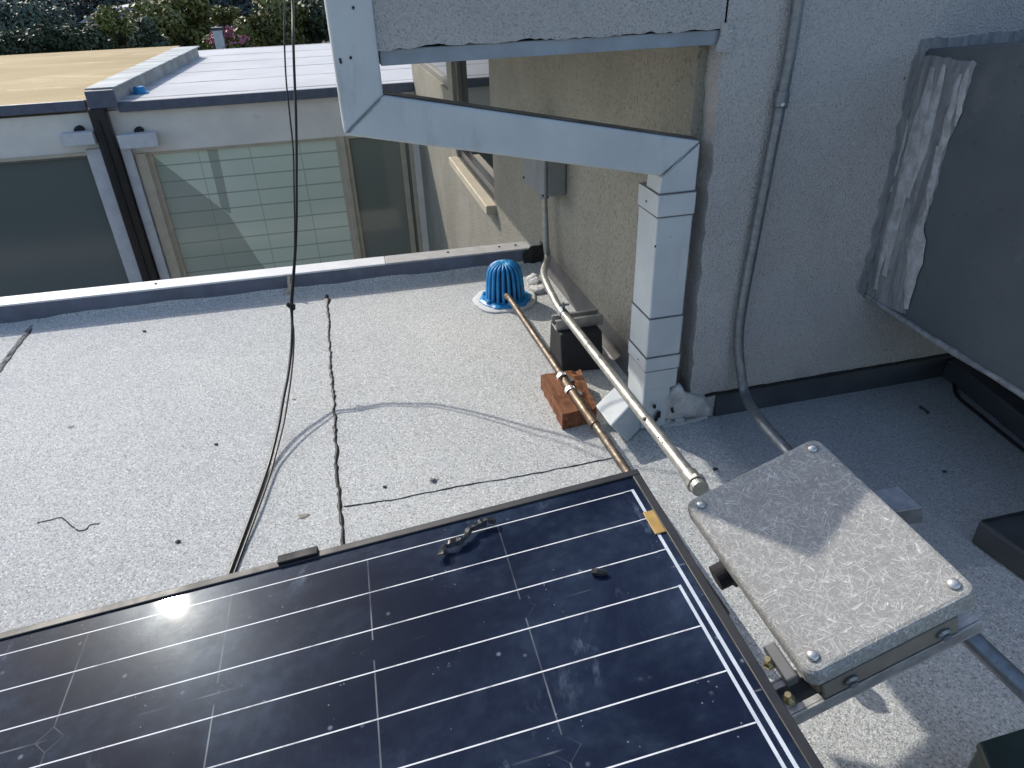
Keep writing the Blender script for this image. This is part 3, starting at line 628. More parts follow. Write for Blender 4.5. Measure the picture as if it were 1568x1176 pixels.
m = MB(); rows = 10; lo = []; 
def wp(u, v): return (wq[0].lerp(wq[1], u)).lerp(wq[3].lerp(wq[2], u), v)
grid = [[None] * 9 for _ in range(13)]
for j in range(13):
    for i in range(9):
        p = wp(i / 8, j / 12); k = mnoise.noise(p * 60); p = p + Vector((0, 0, -0.004 * max(0, k) - (0.006 if i in (7, 8) and mnoise.noise(p * 90) > 0 else 0)))
        if i in (0, 8): p = p + Vector((0.004 * mnoise.noise(p * 80), 0, 0))
        grid[j][i] = m.bm.verts.new(p)
for j in range(12):
    for i in range(8): m.bm.faces.new((grid[j][i], grid[j][i + 1], grid[j + 1][i + 1], grid[j + 1][i]))
ring = [grid[0][i] for i in range(9)] + [grid[j][8] for j in range(1, 13)] + [grid[12][i] for i in range(7, -1, -1)] + [grid[j][0] for j in range(11, 0, -1)]
bot = [m.bm.verts.new((v.co.x, v.co.y, 0.001)) for v in ring]
for i in range(len(ring)): m.bm.faces.new((ring[i], bot[i], bot[(i + 1) % len(ring)], ring[(i + 1) % len(ring)]))
m.bm.faces.new(bot); m.build('block', M['wood'], wb)
dirp = d.normalized(); side = Vector((-dirp.y, dirp.x, 0)).normalized()
for (a, b) in ((861, 579), (874, 600)):
    c = on_z(a, b, 0.052)
    m = MB(); pts = []
    for k in range(13):
        t = math.pi * k / 12; pts.append(c + side * (math.cos(t) * (RP + 0.0035)) + Vector((0, 0, math.sin(t) * (RP + 0.0035))))
    for A_, B_ in zip(pts, pts[1:]):
        m.hexa([A_ - dirp * .006, B_ - dirp * .006, B_ + dirp * .006, A_ + dirp * .006] + [q + (q - c).normalized() * 0.0018 for q in (A_ - dirp * .006, B_ - dirp * .006, B_ + dirp * .006, A_ + dirp * .006)])
    for s_ in (1,):
        e = c + side * (RP + 0.010); m.box((e.x - 0.009, e.y - 0.006, WT - 0.003), (e.x + 0.007, e.y + 0.006, WT + 0.0035))
        m.lathe([(0.005, 0.0), (0.005, 0.004), (0.002, 0.006)], 8, Matrix.Translation((e.x - .002, e.y, WT + 0.003)))
    st = m.build('pipe_strap', M['zinc'], wb, bevel=0.0006)

# conduit from the wall box to the enclosure
RC = 0.0100
XJb = XW - 0.036
j0 = on_x(836, 300, XJb)
jb = thing('junction_box', (XW, j0.y, j0.z), 'small grey metal junction box on the shaded recess wall above the conduit', 'junction box')
jz0 = on_x(836, 288, XJb).z; jy0, jy1 = on_x(850, 270, XJb).y, on_x(817, 270, XJb).y
m = MB(); m.box((XJb - 0.024, jy0, jz0), (XW - 0.001, jy1 - 0.006, jz0 + 0.16)); m.build('body', M['grey_box'], jb, bevel=0.006, seg=3)
m = MB(); m.box((XJb - 0.034, jy0 - .004, jz0 - 0.006), (XJb - 0.0245, jy1, jz0 + 0.166)); m.build('cover', M['grey_box'], jb, bevel=0.004, seg=3)
for yy in (jy0 + .006, jy1 - 0.01):
    for zz in (jz0 + 0.004, jz0 + 0.156):
        m = MB(); m.lathe([(0.004, 0), (0.004, 0.003)], 8, Matrix.Translation((XJb - 0.034, yy, zz)) @ Matrix.Rotation(-math.pi / 2, 4, 'Y')); m.build('cover_screw', M['black_rubber'], jb)
ym = (jy0 + jy1) / 2
lc = thing('long_conduit', (0.58, 1.3, 0), 'shiny galvanised conduit that drops from the recess wall and runs to the fibreglass enclosure', 'conduit')
k1 = on_x(838, 385, XJb); zc = 0.137
b1 = on_z(851, 462, zc); b2 = on_z(862, 479, zc); e2 = on_z(1064, 738, 0.205)
y1 = ym - .004
path = [Vector((XJb, y1, jz0 + 0.004)), Vector((XJb, y1, jz0 - .04)), Vector((XJb, lerp(y1, k1.y, .6), k1.z + 0.02)), Vector((XJb - .002, k1.y - 0.01, k1.z - .02)), Vector((lerp(XJb, b1.x, .75), lerp(k1.y, b1.y, .55), lerp(k1.z, zc, .75))), b1, b2, b2.lerp(e2, .1), b2.lerp(e2, .5), e2]
m = MB(); m.tube(spline(path, 8), RC, 20); m.build('conduit', M['emt'], lc, smooth=True)
m = MB(); m.tube([Vector((XJb, y1, jz0 - 0.000)), Vector((XJb, y1, jz0 - 0.012))], 0.017, 8); m.tube([Vector((XJb, y1, jz0 - 0.012)), Vector((XJb, y1 - .0005, jz0 - 0.036))], 0.0135, 20); m.build('connector', M['emt_grey'], lc, bevel=0.001)
dc2 = (e2 - b2).normalized()
m = MB(); m.tube([e2 - dc2 * 0.022, e2 - dc2 * 0.002], 0.0130, 24); m.tube([e2 - dc2 * 0.002, e2 + dc2 * 0.008], 0.0160, 8); m.tube([e2 + dc2 * .008, e2 + dc2 * 0.02], 0.013, 20); m.build('end_connector', M['emt'], lc, bevel=0.0012)
for t_, s_ in ((0.745, 0.0045), (0.83, 0.002), (0.853, 0.0022)):
    m = MB(); c = b2.lerp(e2, t_); m.blob(c + Vector((-0.007, -0.003, 0.0075)), (s_ * 0.8, s_ * 1.5, s_ * 0.7), 1, 0.3); m.build('tar_spot', M['tar'], lc)

# black strut block under that conduit
blk = [(846, 548), (906, 545), (884, 482), (832, 490)]
q = [on_z(846, 548), on_z(905, 544)]; yb1 = q[0].y + 0.16
sb = thing('strut_block', ((q[0].x + q[1].x) / 2, q[0].y + .06, 0), 'black rubber pipe support block with steel strut under the galvanised conduit', 'pipe support')
BT = 0.100
xa, xb, ya, yb_ = q[0].x + .0, q[1].x + 0.004, b2.y - 0.056, b2.y + 0.056
m = MB(); sl_ = 0.014
m.hexa([(xa, ya, 0.001), (xb, ya - .015, 0.001), (xb, yb_, 0.001), (xa, yb_, 0.001), (xa, ya + sl_, BT), (xb, ya + sl_ - .012, BT), (xb, yb_ - sl_, BT), (xa, yb_ - sl_, BT)]); m.build('rubber_body', M['black_rubber'], sb, bevel=0.004)
m = MB(); yc = b2.y; s0, s1 = xa - 0.004, xb + 0.014
for (ya2, yb2, za2, zb2) in ((yc - .0205, yc + .0205, BT + .0005, BT + .003), (yc - .0205, yc - .018, BT + .0032, BT + .0262), (yc + .018, yc + .0205, BT + .0032, BT + .0262), (yc - .0178, yc - .011, BT + .0237, BT + .0262), (yc + .011, yc + .0178, BT + .0237, BT + .0262)):
    m.box((s0, ya2, za2), (s1, yb2, zb2))
m.build('strut_rail', M['strut'], sb, bevel=0.0006)
tC = (b2.y - yc) / (b2.y - e2.y) if True else 0
cc = b2.lerp(e2, (b2.y - yc) / (b2.y - e2.y))
m = MB(); sd = Vector((1, 0, 0)); pts = []
for k in range(15):
    t = math.pi * (k / 14) * 1.3 - math.pi * .15; pts.append(cc + sd * (math.cos(t) * (RC + 0.001)) + Vector((0, 0, math.sin(t) * (RC + 0.001))))
for A_, B_ in zip(pts, pts[1:]):
    off = Vector((0, 0.012, 0)); o2 = lambda v: v + (v - cc).normalized() * 0.002
    m.hexa([A_ - off, B_ - off, B_ + off, A_ + off, o2(A_ - off), o2(B_ - off), o2(B_ + off), o2(A_ + off)])
m.box((cc.x - 0.003, cc.y - 0.004, cc.z + RC + 0.002), (cc.x + 0.004, cc.y + 0.004, cc.z + RC + 0.017)); m.tube([Vector((cc.x - 0.010, cc.y, cc.z + RC + 0.011)), Vector((cc.x + 0.016, cc.y, cc.z + RC + 0.011))], 0.003, 8)
m.build('pipe_clamp', M['emt_grey'], sb, bevel=0.0006)

# conduit on the wall at the right
wcd = thing('wall_conduit', (0.77, YW - .02, 0), 'dull grey conduit that runs down the stucco wall and bends out onto the roof', 'conduit')
yy = YW - 0.016
zbn = 0.11
pw = [on_y(1228, -40, yy), on_y(1211, 75, yy), on_y(1192, 175, yy), on_y(1158, 352, yy), on_y(1137, 465, yy), on_y(1131, 520, yy - .002), on_y(1134, 565, yy - 0.014), on_y(1142, 607, yy - .045)]
l1 = on_z(1166, 645, zbn); l2 = on_z(1208, 693, zbn - .004); l3 = l2 + (l2 - l1).normalized() * 0.30
m = MB(); m.tube(spline(pw + [l1, l2, l3], 8), 0.0102, 20); m.build('conduit', M['emt_grey'], wcd, smooth=True)
c = on_y(1197, 150, yy); t = (pw[1] - pw[3]).normalized()
m = MB(); m.tube([c - t * 0.014, c + t * 0.012], 0.0125, 20); m.tube([c - t * .016, c - t * 0.0142], 0.0135, 20); m.build('coupling', M['emt_grey'], wcd, bevel=0.001)
m = MB(); m.blob(c + Vector((-0.004, -0.013, -0.009)), (0.004, 0.003, 0.004), 2, 0.1); m.build('coupling_screw', M['zinc'], wcd, smooth=True)

# ------------------------------------------------------------------ fibreglass enclosure on its strut
k = 0.90
Lp = Vector((.3869, .6654, -.6384)) * k + CAM; Tp = Vector((.5744, .6675, -.5685)) * k + CAM; Fp = Vector((.3934, .3899, -.6477)) * k + CAM
ua = (Tp - Lp).normalized(); ub = (Fp - Lp); ub = (ub - ua * ub.dot(ua)).normalized(); un = ub.cross(ua).normalized()
if un.z < 0: un = -un
la, lb = (Tp - Lp).length * 1.02, (Fp - Lp).length * 1.02
EM = Matrix(((ua.x, ub.x, un.x, Lp.x), (ua.y, ub.y, un.y, Lp.y), (ua.z, ub.z, un.z, Lp.z), (0, 0, 0, 1)))
enc = thing('enclosure', None, 'weathered white fibreglass electrical box with a screwed lid beside the solar panel', 'electrical box', mat=EM)
def put(mb, name, mat, parent, bevel=0.0, smooth=False, seg=2):      # local coordinates of the enclosure
    o = mb.build(name, mat, None, None, smooth, bevel, seg); o.parent = parent
    if parent is not enc and parent is not strut_ref[0]: o.parent = parent
    return o
strut_ref = [None]
def rounded(x0, y0, x1, y1, r, n=6):
    out = []
    for (cx_, cy_, a0) in ((x1 - r, y1 - r, 0), (x0 + r, y1 - r, 90), (x0 + r, y0 + r, 180), (x1 - r, y0 + r, 270)):
        for i in range(n + 1):
            a = math.radians(a0 + 90 * i / n); out.append((cx_ + r * math.cos(a), cy_ + r * math.sin(a)))
    return out
LT = 0.021
m = MB(); outl = rounded(0, 0, la, lb, 0.0115); rings = []
cxm, cym = la / 2, lb / 2
for inset, z in ((0.0, -LT), (0.0, -0.008), (0.001, -0.0035), (0.0028, -0.001), (0.006, 0.0)):
    rings.append([m.bm.verts.new((x + (inset if x < cxm else -inset), y + (inset if y < cym else -inset), z)) for x, y in outl])
for A, B in zip(rings, rings[1:]):
    for i in range(len(A)): m.bm.faces.new((A[i], A[(i + 1) % len(A)], B[(i + 1) % len(B)], B[i]))
m.bm.faces.new(rings[-1]); m.bm.faces.new(list(reversed(rings[0])))
lid = put(m, 'lid', M['fibre'], enc, smooth=False)
ins = 0.011; BD = 0.046
m = MB(); m.prism([(x, y, -LT - .0008) for x, y in rounded(ins, ins, la - ins, lb - ins, 0.012)], (0, 0, -BD)); body = put(m, 'body', M['fibre_side'], enc)
for (a, b) in ((0.016, 0.017), (la - 0.016, 0.017), (la - 0.016, lb - 0.017), (0.016, lb - 0.017)):
    m = MB(); m.lathe([(0.0062, 0.0), (0.0062, 0.0012), (0.0048, 0.0034), (0.0022, 0.0044)], 16, Matrix.Translation((a, b, 0.0003)))
    s_ = put(m, 'lid_screw', M['steel'], enc, smooth=True)
m = MB(); R9 = Matrix.Rotation(-math.pi / 2, 4, 'Y')
m.lathe([(0.019, 0.0), (0.019, 0.008), (0.015, 0.010), (0.015, 0.024)], 24, Matrix.Translation((ins + 0.001, lb * 0.33, -LT - 0.026)) @ R9); put(m, 'cable_gland', M['black_rubber'], enc)
m = MB(); m.box((la * .08, lb - ins + 0.0005, -LT - BD - 0.002), (la * .9, lb - ins + 0.004, -LT - BD + 0.026)); put(m, 'mounting_flange', M['fibre_side'], enc, bevel=0.002)
for t_ in (0.24, 0.80):
    m = MB(); m.lathe([(0.008, 0), (0.008, 0.003), (0.005, 0.005), (0.005, 0.007)], 10, Matrix.Translation((la * t_, lb - ins + 0.004, -LT - BD + 0.012)) @ Matrix.Rotation(-math.pi / 2, 4, 'X')); put(m, 'flange_bolt', M['emt_grey'], enc)
# fitting on the far right side
m = MB(); m.tube([Vector((la - ins, lb * 0.40, -LT - 0.03)), Vector((la + 0.010, lb * 0.40, -LT - 0.03))], 0.011, 16)
m.prism([(la + 0.010, lb * .31, -LT - .044), (la + 0.010, lb * .46, -LT - .044), (la + 0.010, lb * .46, -LT - .014), (la + 0.010, lb * .31, -LT - .014)], (0.034, 0.008, -0.006))
put(m, 'conduit_body', M['emt_grey'], enc, bevel=0.002, seg=2)
# strut
SM = EM @ Matrix.Translation((0, lb - ins - 0.036, -LT - BD - 0.0025))
st = thing('strut_channel', None, 'galvanised slotted strut under the fibreglass box reaching to the panel frame', 'strut channel', mat=SM)
strut_ref[0] = st
m = MB(); h_ = 0.021; sx0, sx1 = -0.050, la + 0.008
for (ya2, yb2, za2, zb2) in ((0, 0.041, -h_, -h_ + .0026), (0, 0.0026, -h_ + .0028, -0.0006), (0.0384, 0.041, -h_ + .0028, -0.0006), (0.0028, 0.010, -0.0032, -0.0006), (0.031, 0.0382, -0.0032, -0.0006)):
    m.box((sx0, ya2, za2), (sx1, yb2, zb2))
put(m, 'rail', M['strut'], st, bevel=0.0006)
for a, b in ((-0.016, 0.026), (-0.014, -0.012)):
    m = MB(); m.lathe([(0.006, 0), (0.006, 0.005), (0.0035, 0.006), (0.0035, 0.014)], 6, Matrix.Translation((a, b, 0.0005 + 0.006 * (b < 0)))); put(m, 'rail_bolt', M['brass'], st)
m = MB(); m.box((-0.010, -0.030, -0.0005), (0.004, 0.014, 0.014)); put(m, 'rail_clip', M['grey_box'], st, bevel=0.002)
zg = 0.0

# conduit that leaves the box to the lower right
oc = thing('outgoing_conduit', (0.62, 0.38, 0), 'grey conduit that leaves the fibreglass box toward the lower right corner', 'conduit')
a0 = EM @ Vector((la * 0.80, lb * 0.72, -LT - 0.052)); a1 = on_z(1468, 960, 0.26); a2 = on_z(1570, 1056, 0.235)
m = MB(); dd = (a2 - a1).normalized(); m.tube([a1 - dd * 0.10, a1, a2, a2 + dd * 0.5], 0.0105, 20); m.build('conduit', M['emt_grey'], oc, smooth=True)

# ------------------------------------------------------------------ solar panel
PO = Vector((0.2774, 0.6229, -0.5634)) + CAM
PA = Matrix(((0.9942, 0.0233, -0.105), (-0.0231, 0.9997, 0.003), (0.105, -0.0006, 0.9945)))
_u = PA.col[0].normalized(); _n = Vector((-0.105, 0.0115, 0.9944)); _n = (_n - _u * _n.dot(_u)).normalized(); _v = _n.cross(_u)
PA = Matrix(((_u.x, _v.x, _n.x), (_u.y, _v.y, _n.y), (_u.z, _v.z, _n.z)))
PM = Matrix.Translation(PO) @ PA.to_4x4()
sp = thing('solar_panel', None, 'large dark blue solar panel with a black frame tilted over the white roof', 'solar panel', mat=PM)
u0, u1, v0, v1 = -1.66, 0.0337, -1.02, 0.0346
def putp(mb, name, mat, bevel=0.0, par=None):
    o = mb.build(name, mat, None, None, False, bevel); o.parent = par or sp; return o
m = MB(); FWD = 0.011
m.box((u0, v0, -0.005), (u1, v1, -0.0005)) if False else None
m.bm.faces.new([m.bm.verts.new(q) for q in ((u0 + .004, v0 + .004, 0), (u1 - .004, v0 + .004, 0), (u1 - .004, v1 - .004, 0), (u0 + .004, v1 - .004, 0))])
m.bm.faces.new([m.bm.verts.new(q) for q in ((u0 + .004, v1 - .004, -0.005), (u1 - .004, v1 - .004, -0.005), (u1 - .004, v0 + .004, -0.005), (u0 + .004, v0 + .004, -0.005))])
gl = putp(m, 'glass', M['cells'])
def rail(pts, name='frame_rail'):
    m = MB(); m.hexa(pts); return putp(m, name, M['frame'], 0.0012)
zt_, zb_ = 0.0024, -0.038
f_ = FWD
rail([(u0, v1 - f_, zb_), (u1, v1 - f_, zb_), (u1, v1, zb_), (u0, v1, zb_), (u0 + 0, v1 - f_, zt_), (u1 - 0, v1 - f_, zt_), (u1, v1, zt_), (u0, v1, zt_)])
rail([(u1 - f_, v0, zb_), (u1 - .0003, v0, zb_), (u1 - .0003, v1 - f_ - .0002, zb_), (u1 - f_, v1 - f_ - .0002, zb_), (u1 - f_, v0, zt_), (u1 - .0003, v0, zt_), (u1 - .0003, v1 - f_ - .0002, zt_), (u1 - f_, v1 - f_ - .0002, zt_)])
rail([(u0, v0, zb_), (u0 + f_, v0, zb_), (u0 + f_, v1 - f_ - .0002, zb_), (u0, v1 - f_ - .0002, zb_), (u0, v0, zt_), (u0 + f_, v0, zt_), (u0 + f_, v1 - f_ - .0002, zt_), (u0, v1 - f_ - .0002, zt_)])
rail([(u0 + f_ + .0002, v0, zb_), (u1 - f_ - .0002, v0, zb_), (u1 - f_ - .0002, v0 + f_, zb_), (u0 + f_ + .0002, v0 + f_, zb_), (u0 + f_ + .0002, v0, zt_), (u1 - f_ - .0002, v0, zt_), (u1 - f_ - .0002, v0 + f_, zt_), (u0 + f_ + .0002, v0 + f_, zt_)])
def pxl(px, py):                                  # point of the panel plane under a pixel, in panel coordinates
    r = ray(px, py); N = PA @ Vector((0, 0, 1)); t = (PO - CAM).dot(N) / r.dot(N); return PA.inverted() @ (CAM + r * t - PO)
# collector ribbons by the right edge
ru0 = 0.0120; m = MB(); m.box((ru0, v0 + .03, 0.0002), (ru0 + 0.0036, 0.001, 0.0005)); putp(m, 'collector_ribbon', M['ribbon'])
m = MB(); m.box((0.0032, v0 + .03, 0.0002), (0.0064, -3 * P / 3 + 0.001, 0.0005)); putp(m, 'collector_ribbon', M['ribbon'])
for r_ in (0, 1, 2):
    m = MB(); m.box((0.0026, -r_ * P / 3 - 0.0007, 0.0002), (ru0 - .0002, -r_ * P / 3 + 0.0007, 0.00045)); putp(m, 'ribbon_tab', M['ribbon'])
lq = pxl(997, 800); m = MB(); m.box((lq.x - 0.0035, lq.y - 0.021, 0.0006), (lq.x + 0.0085 + 0.001, lq.y + 0.017, 0.0022)); putp(m, 'ochre_label', M['gold_label'], 0.0006)
cq = pxl(458, 847); m = MB(); m.box((cq.x - 0.024, v1 - 0.008, zt_ + .0004), (cq.x + 0.024, v1 + 0.005, zt_ + 0.004)); m.box((cq.x - 0.024, v1 + 0.0006, -0.03), (cq.x + 0.024, v1 + 0.005, zt_ + 0.0002)); putp(m, 'edge_clip', M['black_rubber'], 0.001)
# legs that carry the panel
for (a, b) in ((-0.25, -0.16), (-1.3, -0.16), (-0.25, -0.85), (-1.3, -0.85)):
    p = PM @ Vector((a, b, zb_)); m = MB(); m.box((p.x - .02, p.y - .02, 0.006), (p.x + .02, p.y + .02, p.z + .004)); m.box((p.x - .05, p.y - .05, 0.001), (p.x + .05, p.y + .05, 0.0058)); o = m.build('support_leg', M['strut']); 
    wm = o.matrix_basis.copy(); o.parent = sp; o.matrix_basis = PM.inverted() @ wm

# scraps of black plastic lying on the glass
def pw3(px, py, h=0.0): q = pxl(px, py); return PM @ Vector((q.x, q.y, h))
m = MB(); rnd = random.Random(5)
pts = [(679, 858), (681, 846), (690, 842), (704, 836), (716, 828), (722, 818), (735, 812), (745, 806), (760, 806)]
P3 = spline([pw3(a, b, 0.005) for a, b in pts], 4)
prev = None
for i, p in enumerate(P3):
    t = (P3[min(i + 1, len(P3) - 1)] - P3[max(i - 1, 0)]).normalized(); nn = t.cross(Vector((0, 0, 1))).normalized()
    tw = 1.1 * mnoise.noise(Vector((i * .16, 1, 0))); wdt = 0.0052 + 0.003 * mnoise.noise(Vector((i * .37, 5, 0)))
    dvec = nn * math.cos(tw) + Vector((0, 0, 1)) * math.sin(tw); hh = Vector((0, 0, 0.0035 + .0025 * mnoise.noise(Vector((i * .3, 9, 0)))))
    cur = [m.bm.verts.new(p + hh + dvec * wdt), m.bm.verts.new(p + hh + dvec * wdt * .2 + Vector((0, 0, .0025))), m.bm.verts.new(p + hh - dvec * wdt)]
    if prev:
        for k_ in range(2): m.bm.faces.new((prev[k_], prev[k_ + 1], cur[k_ + 1], cur[k_]))
    prev = cur
cen = pw3(718, 832); o = m.build('tape_scrap', NT('glossy_black_plastic').set((0.008, 0.008, 0.009), 0.22, 0, 0.6), None, origin=cen)
sol = o.modifiers.new('thick', 'SOLIDIFY'); sol.thickness = 0.0012
tag(o, 'long crumpled glossy black tape scrap lying on the solar panel', 'tape scrap')
m = MB(); a, b = pw3(907, 879, 0.003), pw3(930, 881, 0.003); m.tube([a, a.lerp(b, .35) + Vector((0, 0, .001)), a.lerp(b, .7), b], [0.0035, 0.0042, 0.0040, 0.0022], 7)
o = m.build('plastic_bit', M['black_rubber'], None, origin=a.lerp(b, .5)); tag(o, 'short black plastic stub on the panel glass left of the ochre label', 'plastic bit')

# ------------------------------------------------------------------ hanging cables
CPX = [(388, 780, .004), (404, 735, .005), (415, 700, .010), (427, 650, .030), (434, 610, .053), (441, 575, .077), (446, 535, .108), (447.5, 505, .140), (447, 468, .181), (450, 420, .234), (452.5, 380, .284), (454, 330, .348), (454, 280, .418), (454, 230, .490), (453, 170, .577), (451, 120, .648), (449, 60, .734), (448, 1, .815)]
K = on_z(447, 468, 0.181)
def cable_obj(pts, r, name, label):
    m = MB(); m.tube(spline(pts, 8), r, 10); o = m.build(name, M['cable'], None, origin=pts[0], smooth=True); tag(o, label, 'cable', 'hanging black cables'); return o
def tail(dx, z): return [on_z(318 + dx, 960, z), on_z(343 + dx, 900, z), on_z(362 + dx, 850, z)]
top1 = on_z(448, 1, .815); up1 = (top1 - on_z(451, 120, .648)); up1 = up1 / up1.z
RCb = 0.0034
main = tail(0, .0042) + [on_z(a, b, max(z, .0042)) for a, b, z in CPX] + [top1 + up1 * .12, top1 + up1 * .5]
cable_obj(main, RCb, 'black_cable', 'thicker black cable of the pair hanging in front of the far parapet')
side_ = {780: (7, 0), 735: (7, 0), 700: (6, 0), 650: (7, .0), 610: (7, .0), 575: (5, .0), 535: (3.5, 0), 505: (2, 0), 468: (-2, 0), 420: (-1.5, .0), 380: (-1.5, .0), 330: (-3, 0), 280: (-4, .0), 230: (-5, 0), 170: (-10, 0), 120: (-13, 0), 60: (-13.5, .0), 1: (-12, 0)}
sec = tail(7, .0028) + [on_z(a + side_[b][0], b, max(z, .003) + 0.003) for a, b, z in CPX]
t2 = sec[-1]; sec += [t2 + up1 * .12, t2 + up1 * .5]
cable_obj(sec, 0.0021, 'black_cable', 'thinner black cable of the pair, separate from the other only near the top')
m = MB(); m.blob(K + Vector((0.001, -0.002, -0.003)), (0.0085, 0.007, 0.0095), 2, 0.25); m.blob(K + Vector((-0.008, -0.002, 0.004)), (0.005, 0.005, 0.006), 2, 0.2)
o = m.build('cable_knot', M['tar'], None, origin=K, smooth=True); tag(o, 'black tape knot that binds the two hanging cables together', 'cable tie')
def fl(a, b): return on_y(a, b, YP + 0.008)
m = MB(); patch(m, [fl(433, 452), fl(438, 462), fl(443, 462), fl(446, 445), fl(445, 424), fl(440, 421), fl(440, 440)], (0, -1, 0), 0.003, 0.005, 0.003, 8)
o = m.build('tape_flag', M['tape'], None, origin=fl(440, 440)); tag(o, 'dusty grey tape flag on the parapet face beside the hanging cables', 'tape')

# ------------------------------------------------------------------ dark duct, curb and boxes at the right
XD = 1.055
dt, db = on_y(1420, 75, YW).z, on_y(1320, 455, YW).z
du = thing('wall_duct', (XD + .4, 0.8, db), 'dark grey boxy duct that projects from the stucco wall at the right', 'duct')
m = MB(); p1 = on_x(1568, 608, XD); p0 = Vector((XD, YW - .0005, db)); slope = (p1.z - p0.z) / (p1.y - p0.y); yn = 0.05
zbn_ = p0.z + slope * (yn - p0.y)
pt1 = on_x(1568, 62, XD); sl2 = (pt1.z - dt) / (pt1.y - YW); ztn = dt + sl2 * (yn - YW)
m.hexa([(XD, yn, zbn_), (2.3, yn, zbn_), (2.3, p0.y, db), (XD, p0.y, db), (XD, yn, ztn), (2.3, yn, ztn), (2.3, p0.y, dt), (XD, p0.y, dt)]); m.build('casing', M['duct'], du, bevel=0.006)
def xd(px, py, off=0.0006): return on_x(px, py, XD - off)
m = MB(); patch(m, [xd(1412, 84), xd(1490, 92), xd(1494, 100), xd(1466, 190), xd(1450, 222), xd(1440, 262), xd(1415, 345), xd(1398, 400), xd(1404, 436), xd(1392, 444), xd(1386, 480), xd(1322, 456), xd(1345, 360), xd(1385, 190)], (-1, 0, 0), 0.0025, 0.008, 0.0, 21, True)
m.build('mastic_smear', M['mastic'], du)
rnd = random.Random(11)
for (a0, b0, a1, b1, w_) in ((1428, 100, 1352, 420, 9), (1446, 96, 1392, 300, 6), (1470, 110, 1424, 300, 5), (1400, 200, 1340, 440, 6), (1412, 330, 1388, 470, 10), (1484, 100, 1462, 190, 5), (1392, 150, 1362, 290, 5), (1436, 220, 1416, 330, 4)):
    m = MB(); n2 = 9; pl, pr_ = [], []
    for i in range(n2):
        t = i / (n2 - 1); x_ = lerp(a0, a1, t) + rnd.uniform(-2, 2); y_ = lerp(b0, b1, t); ww = w_ * (0.35 + math.sin(math.pi * min(1, t * 1.1)) * rnd.uniform(.5, 1))
        pl.append(xd(x_ - ww, y_, 0.0028)); pr_.append(xd(x_ + ww, y_ + 4, 0.0028))
    mid = [(p + q) / 2 + Vector((-rnd.uniform(.0015, .004), 0, 0)) for p, q in zip(pl, pr_)]
    vl, vm, vr = [[m.bm.verts.new(p) for p in L_] for L_ in (pl, mid, pr_)]
    for i in range(n2 - 1):
        m.bm.faces.new((vl[i], vl[i + 1], vm[i + 1], vm[i])); m.bm.faces.new((vm[i], vm[i + 1], vr[i + 1], vr[i]))
    m.build('mastic_stroke', M['mastic_light'], du, smooth=True)
m = MB()
ed = [p0 + (p1 - p0) * t for t in [i / 40 for i in range(0, 60)]]
m.tube([q + Vector((-0.002 + .001 * mnoise.noise(q * 50), 0, 0.004 + 0.003 * mnoise.noise(q * 14))) for q in ed], [0.006 + 0.002 * mnoise.noise(q * 24) for q in ed], 8); m.build('edge_mastic', M['mastic'], du, smooth=True)
m = MB(); patch(m, [yw(1322, 455), yw(1310, 440), yw(1325, 400), yw(1350, 300), yw(1378, 180), yw(1396, 95), yw(1410, 60), yw(1440, 62), yw(1416, 84), yw(1385, 200), yw(1350, 350)], (0, -1, 0), 0.003, 0.008, 0.0, 31, True)
patch(m, [yw(1410, 62), yw(1600, 42), yw(1600, 70), yw(1420, 78)], (0, -1, 0), 0.004, 0.008, 0.0, 33, True)
m.build('wall_mastic', M['mastic'], du)
cu = thing('roof_curb', (1.7, .8, 0), 'black low curb on the roof in the shade below the dark duct', 'curb')
c0_, c1_p = on_z(1462, 592), on_z(1568, 680)
m = MB(); m.prism([(c0_.x, YW - .01, 0.001), (c0_.x, c0_.y, 0.001), (c1_p.x, c1_p.y, 0.001), (c1_p.x - .02, 0.4, .001), (2.6, 0.4, .001), (2.6, YW - .01, .001)], (0, 0, 0.05)); m.build('curb', M['slate_dark'], cu, bevel=0.004)
pth = [Vector((c0_.x + .0, YW - 0.016, 0.05))] + [on_z(a, b, 0.006) for a, b in ((1460, 582), (1466, 606), (1500, 635), (1540, 668), (1600, 715))]
m = MB(); m.tube(spline(pth, 6), 0.004, 8); o = m.build('black_cable', M['cable'], None, origin=pth[1], smooth=True); tag(o, 'black cable on the shaded roof beneath the dark duct at the right', 'cable')
# charcoal block
bq = [on_z(1498, 797, 0.05), on_z(1600, 775, 0.05), on_z(1680, 850, 0.05), on_z(1600, 868, 0.05)]
cb = thing('charcoal_block', (bq[0].x + .06, bq[0].y, 0), 'charcoal grey support block on the roof right of the fibreglass box', 'support block')
m = MB(); zb0 = 0.09
m.hexa([Vector((p.x, p.y, 0.001)) + Vector((0.0, 0, 0)) for p in bq][::-1][::-1] + bq); m.build('block', M['charcoal'], cb, bevel=0.005)
m = MB(); e = [p + Vector((0, 0, 0.0)) for p in bq]
m.tube([bq[0] + Vector((.004, -.004, 0.002)), bq[1] + Vector((0, -.004, .002))], 0.002, 6); m.build('edge_trim', M['black_rubber'], cb)
gq = [on_z(1494, 1145, 0.10), on_z(1600, 1112, 0.10), on_z(1680, 1220, .10), on_z(1540, 1260, .10)]
gb = thing('green_box', (gq[0].x + .08, gq[0].y - .05, 0), 'very dark green plastic box at the bottom right corner of the roof', 'box')
m = MB(); m.hexa([Vector((p.x, p.y, 0.001)) for p in gq] + gq); m.build('body', M['green_box'], gb, bevel=0.006)
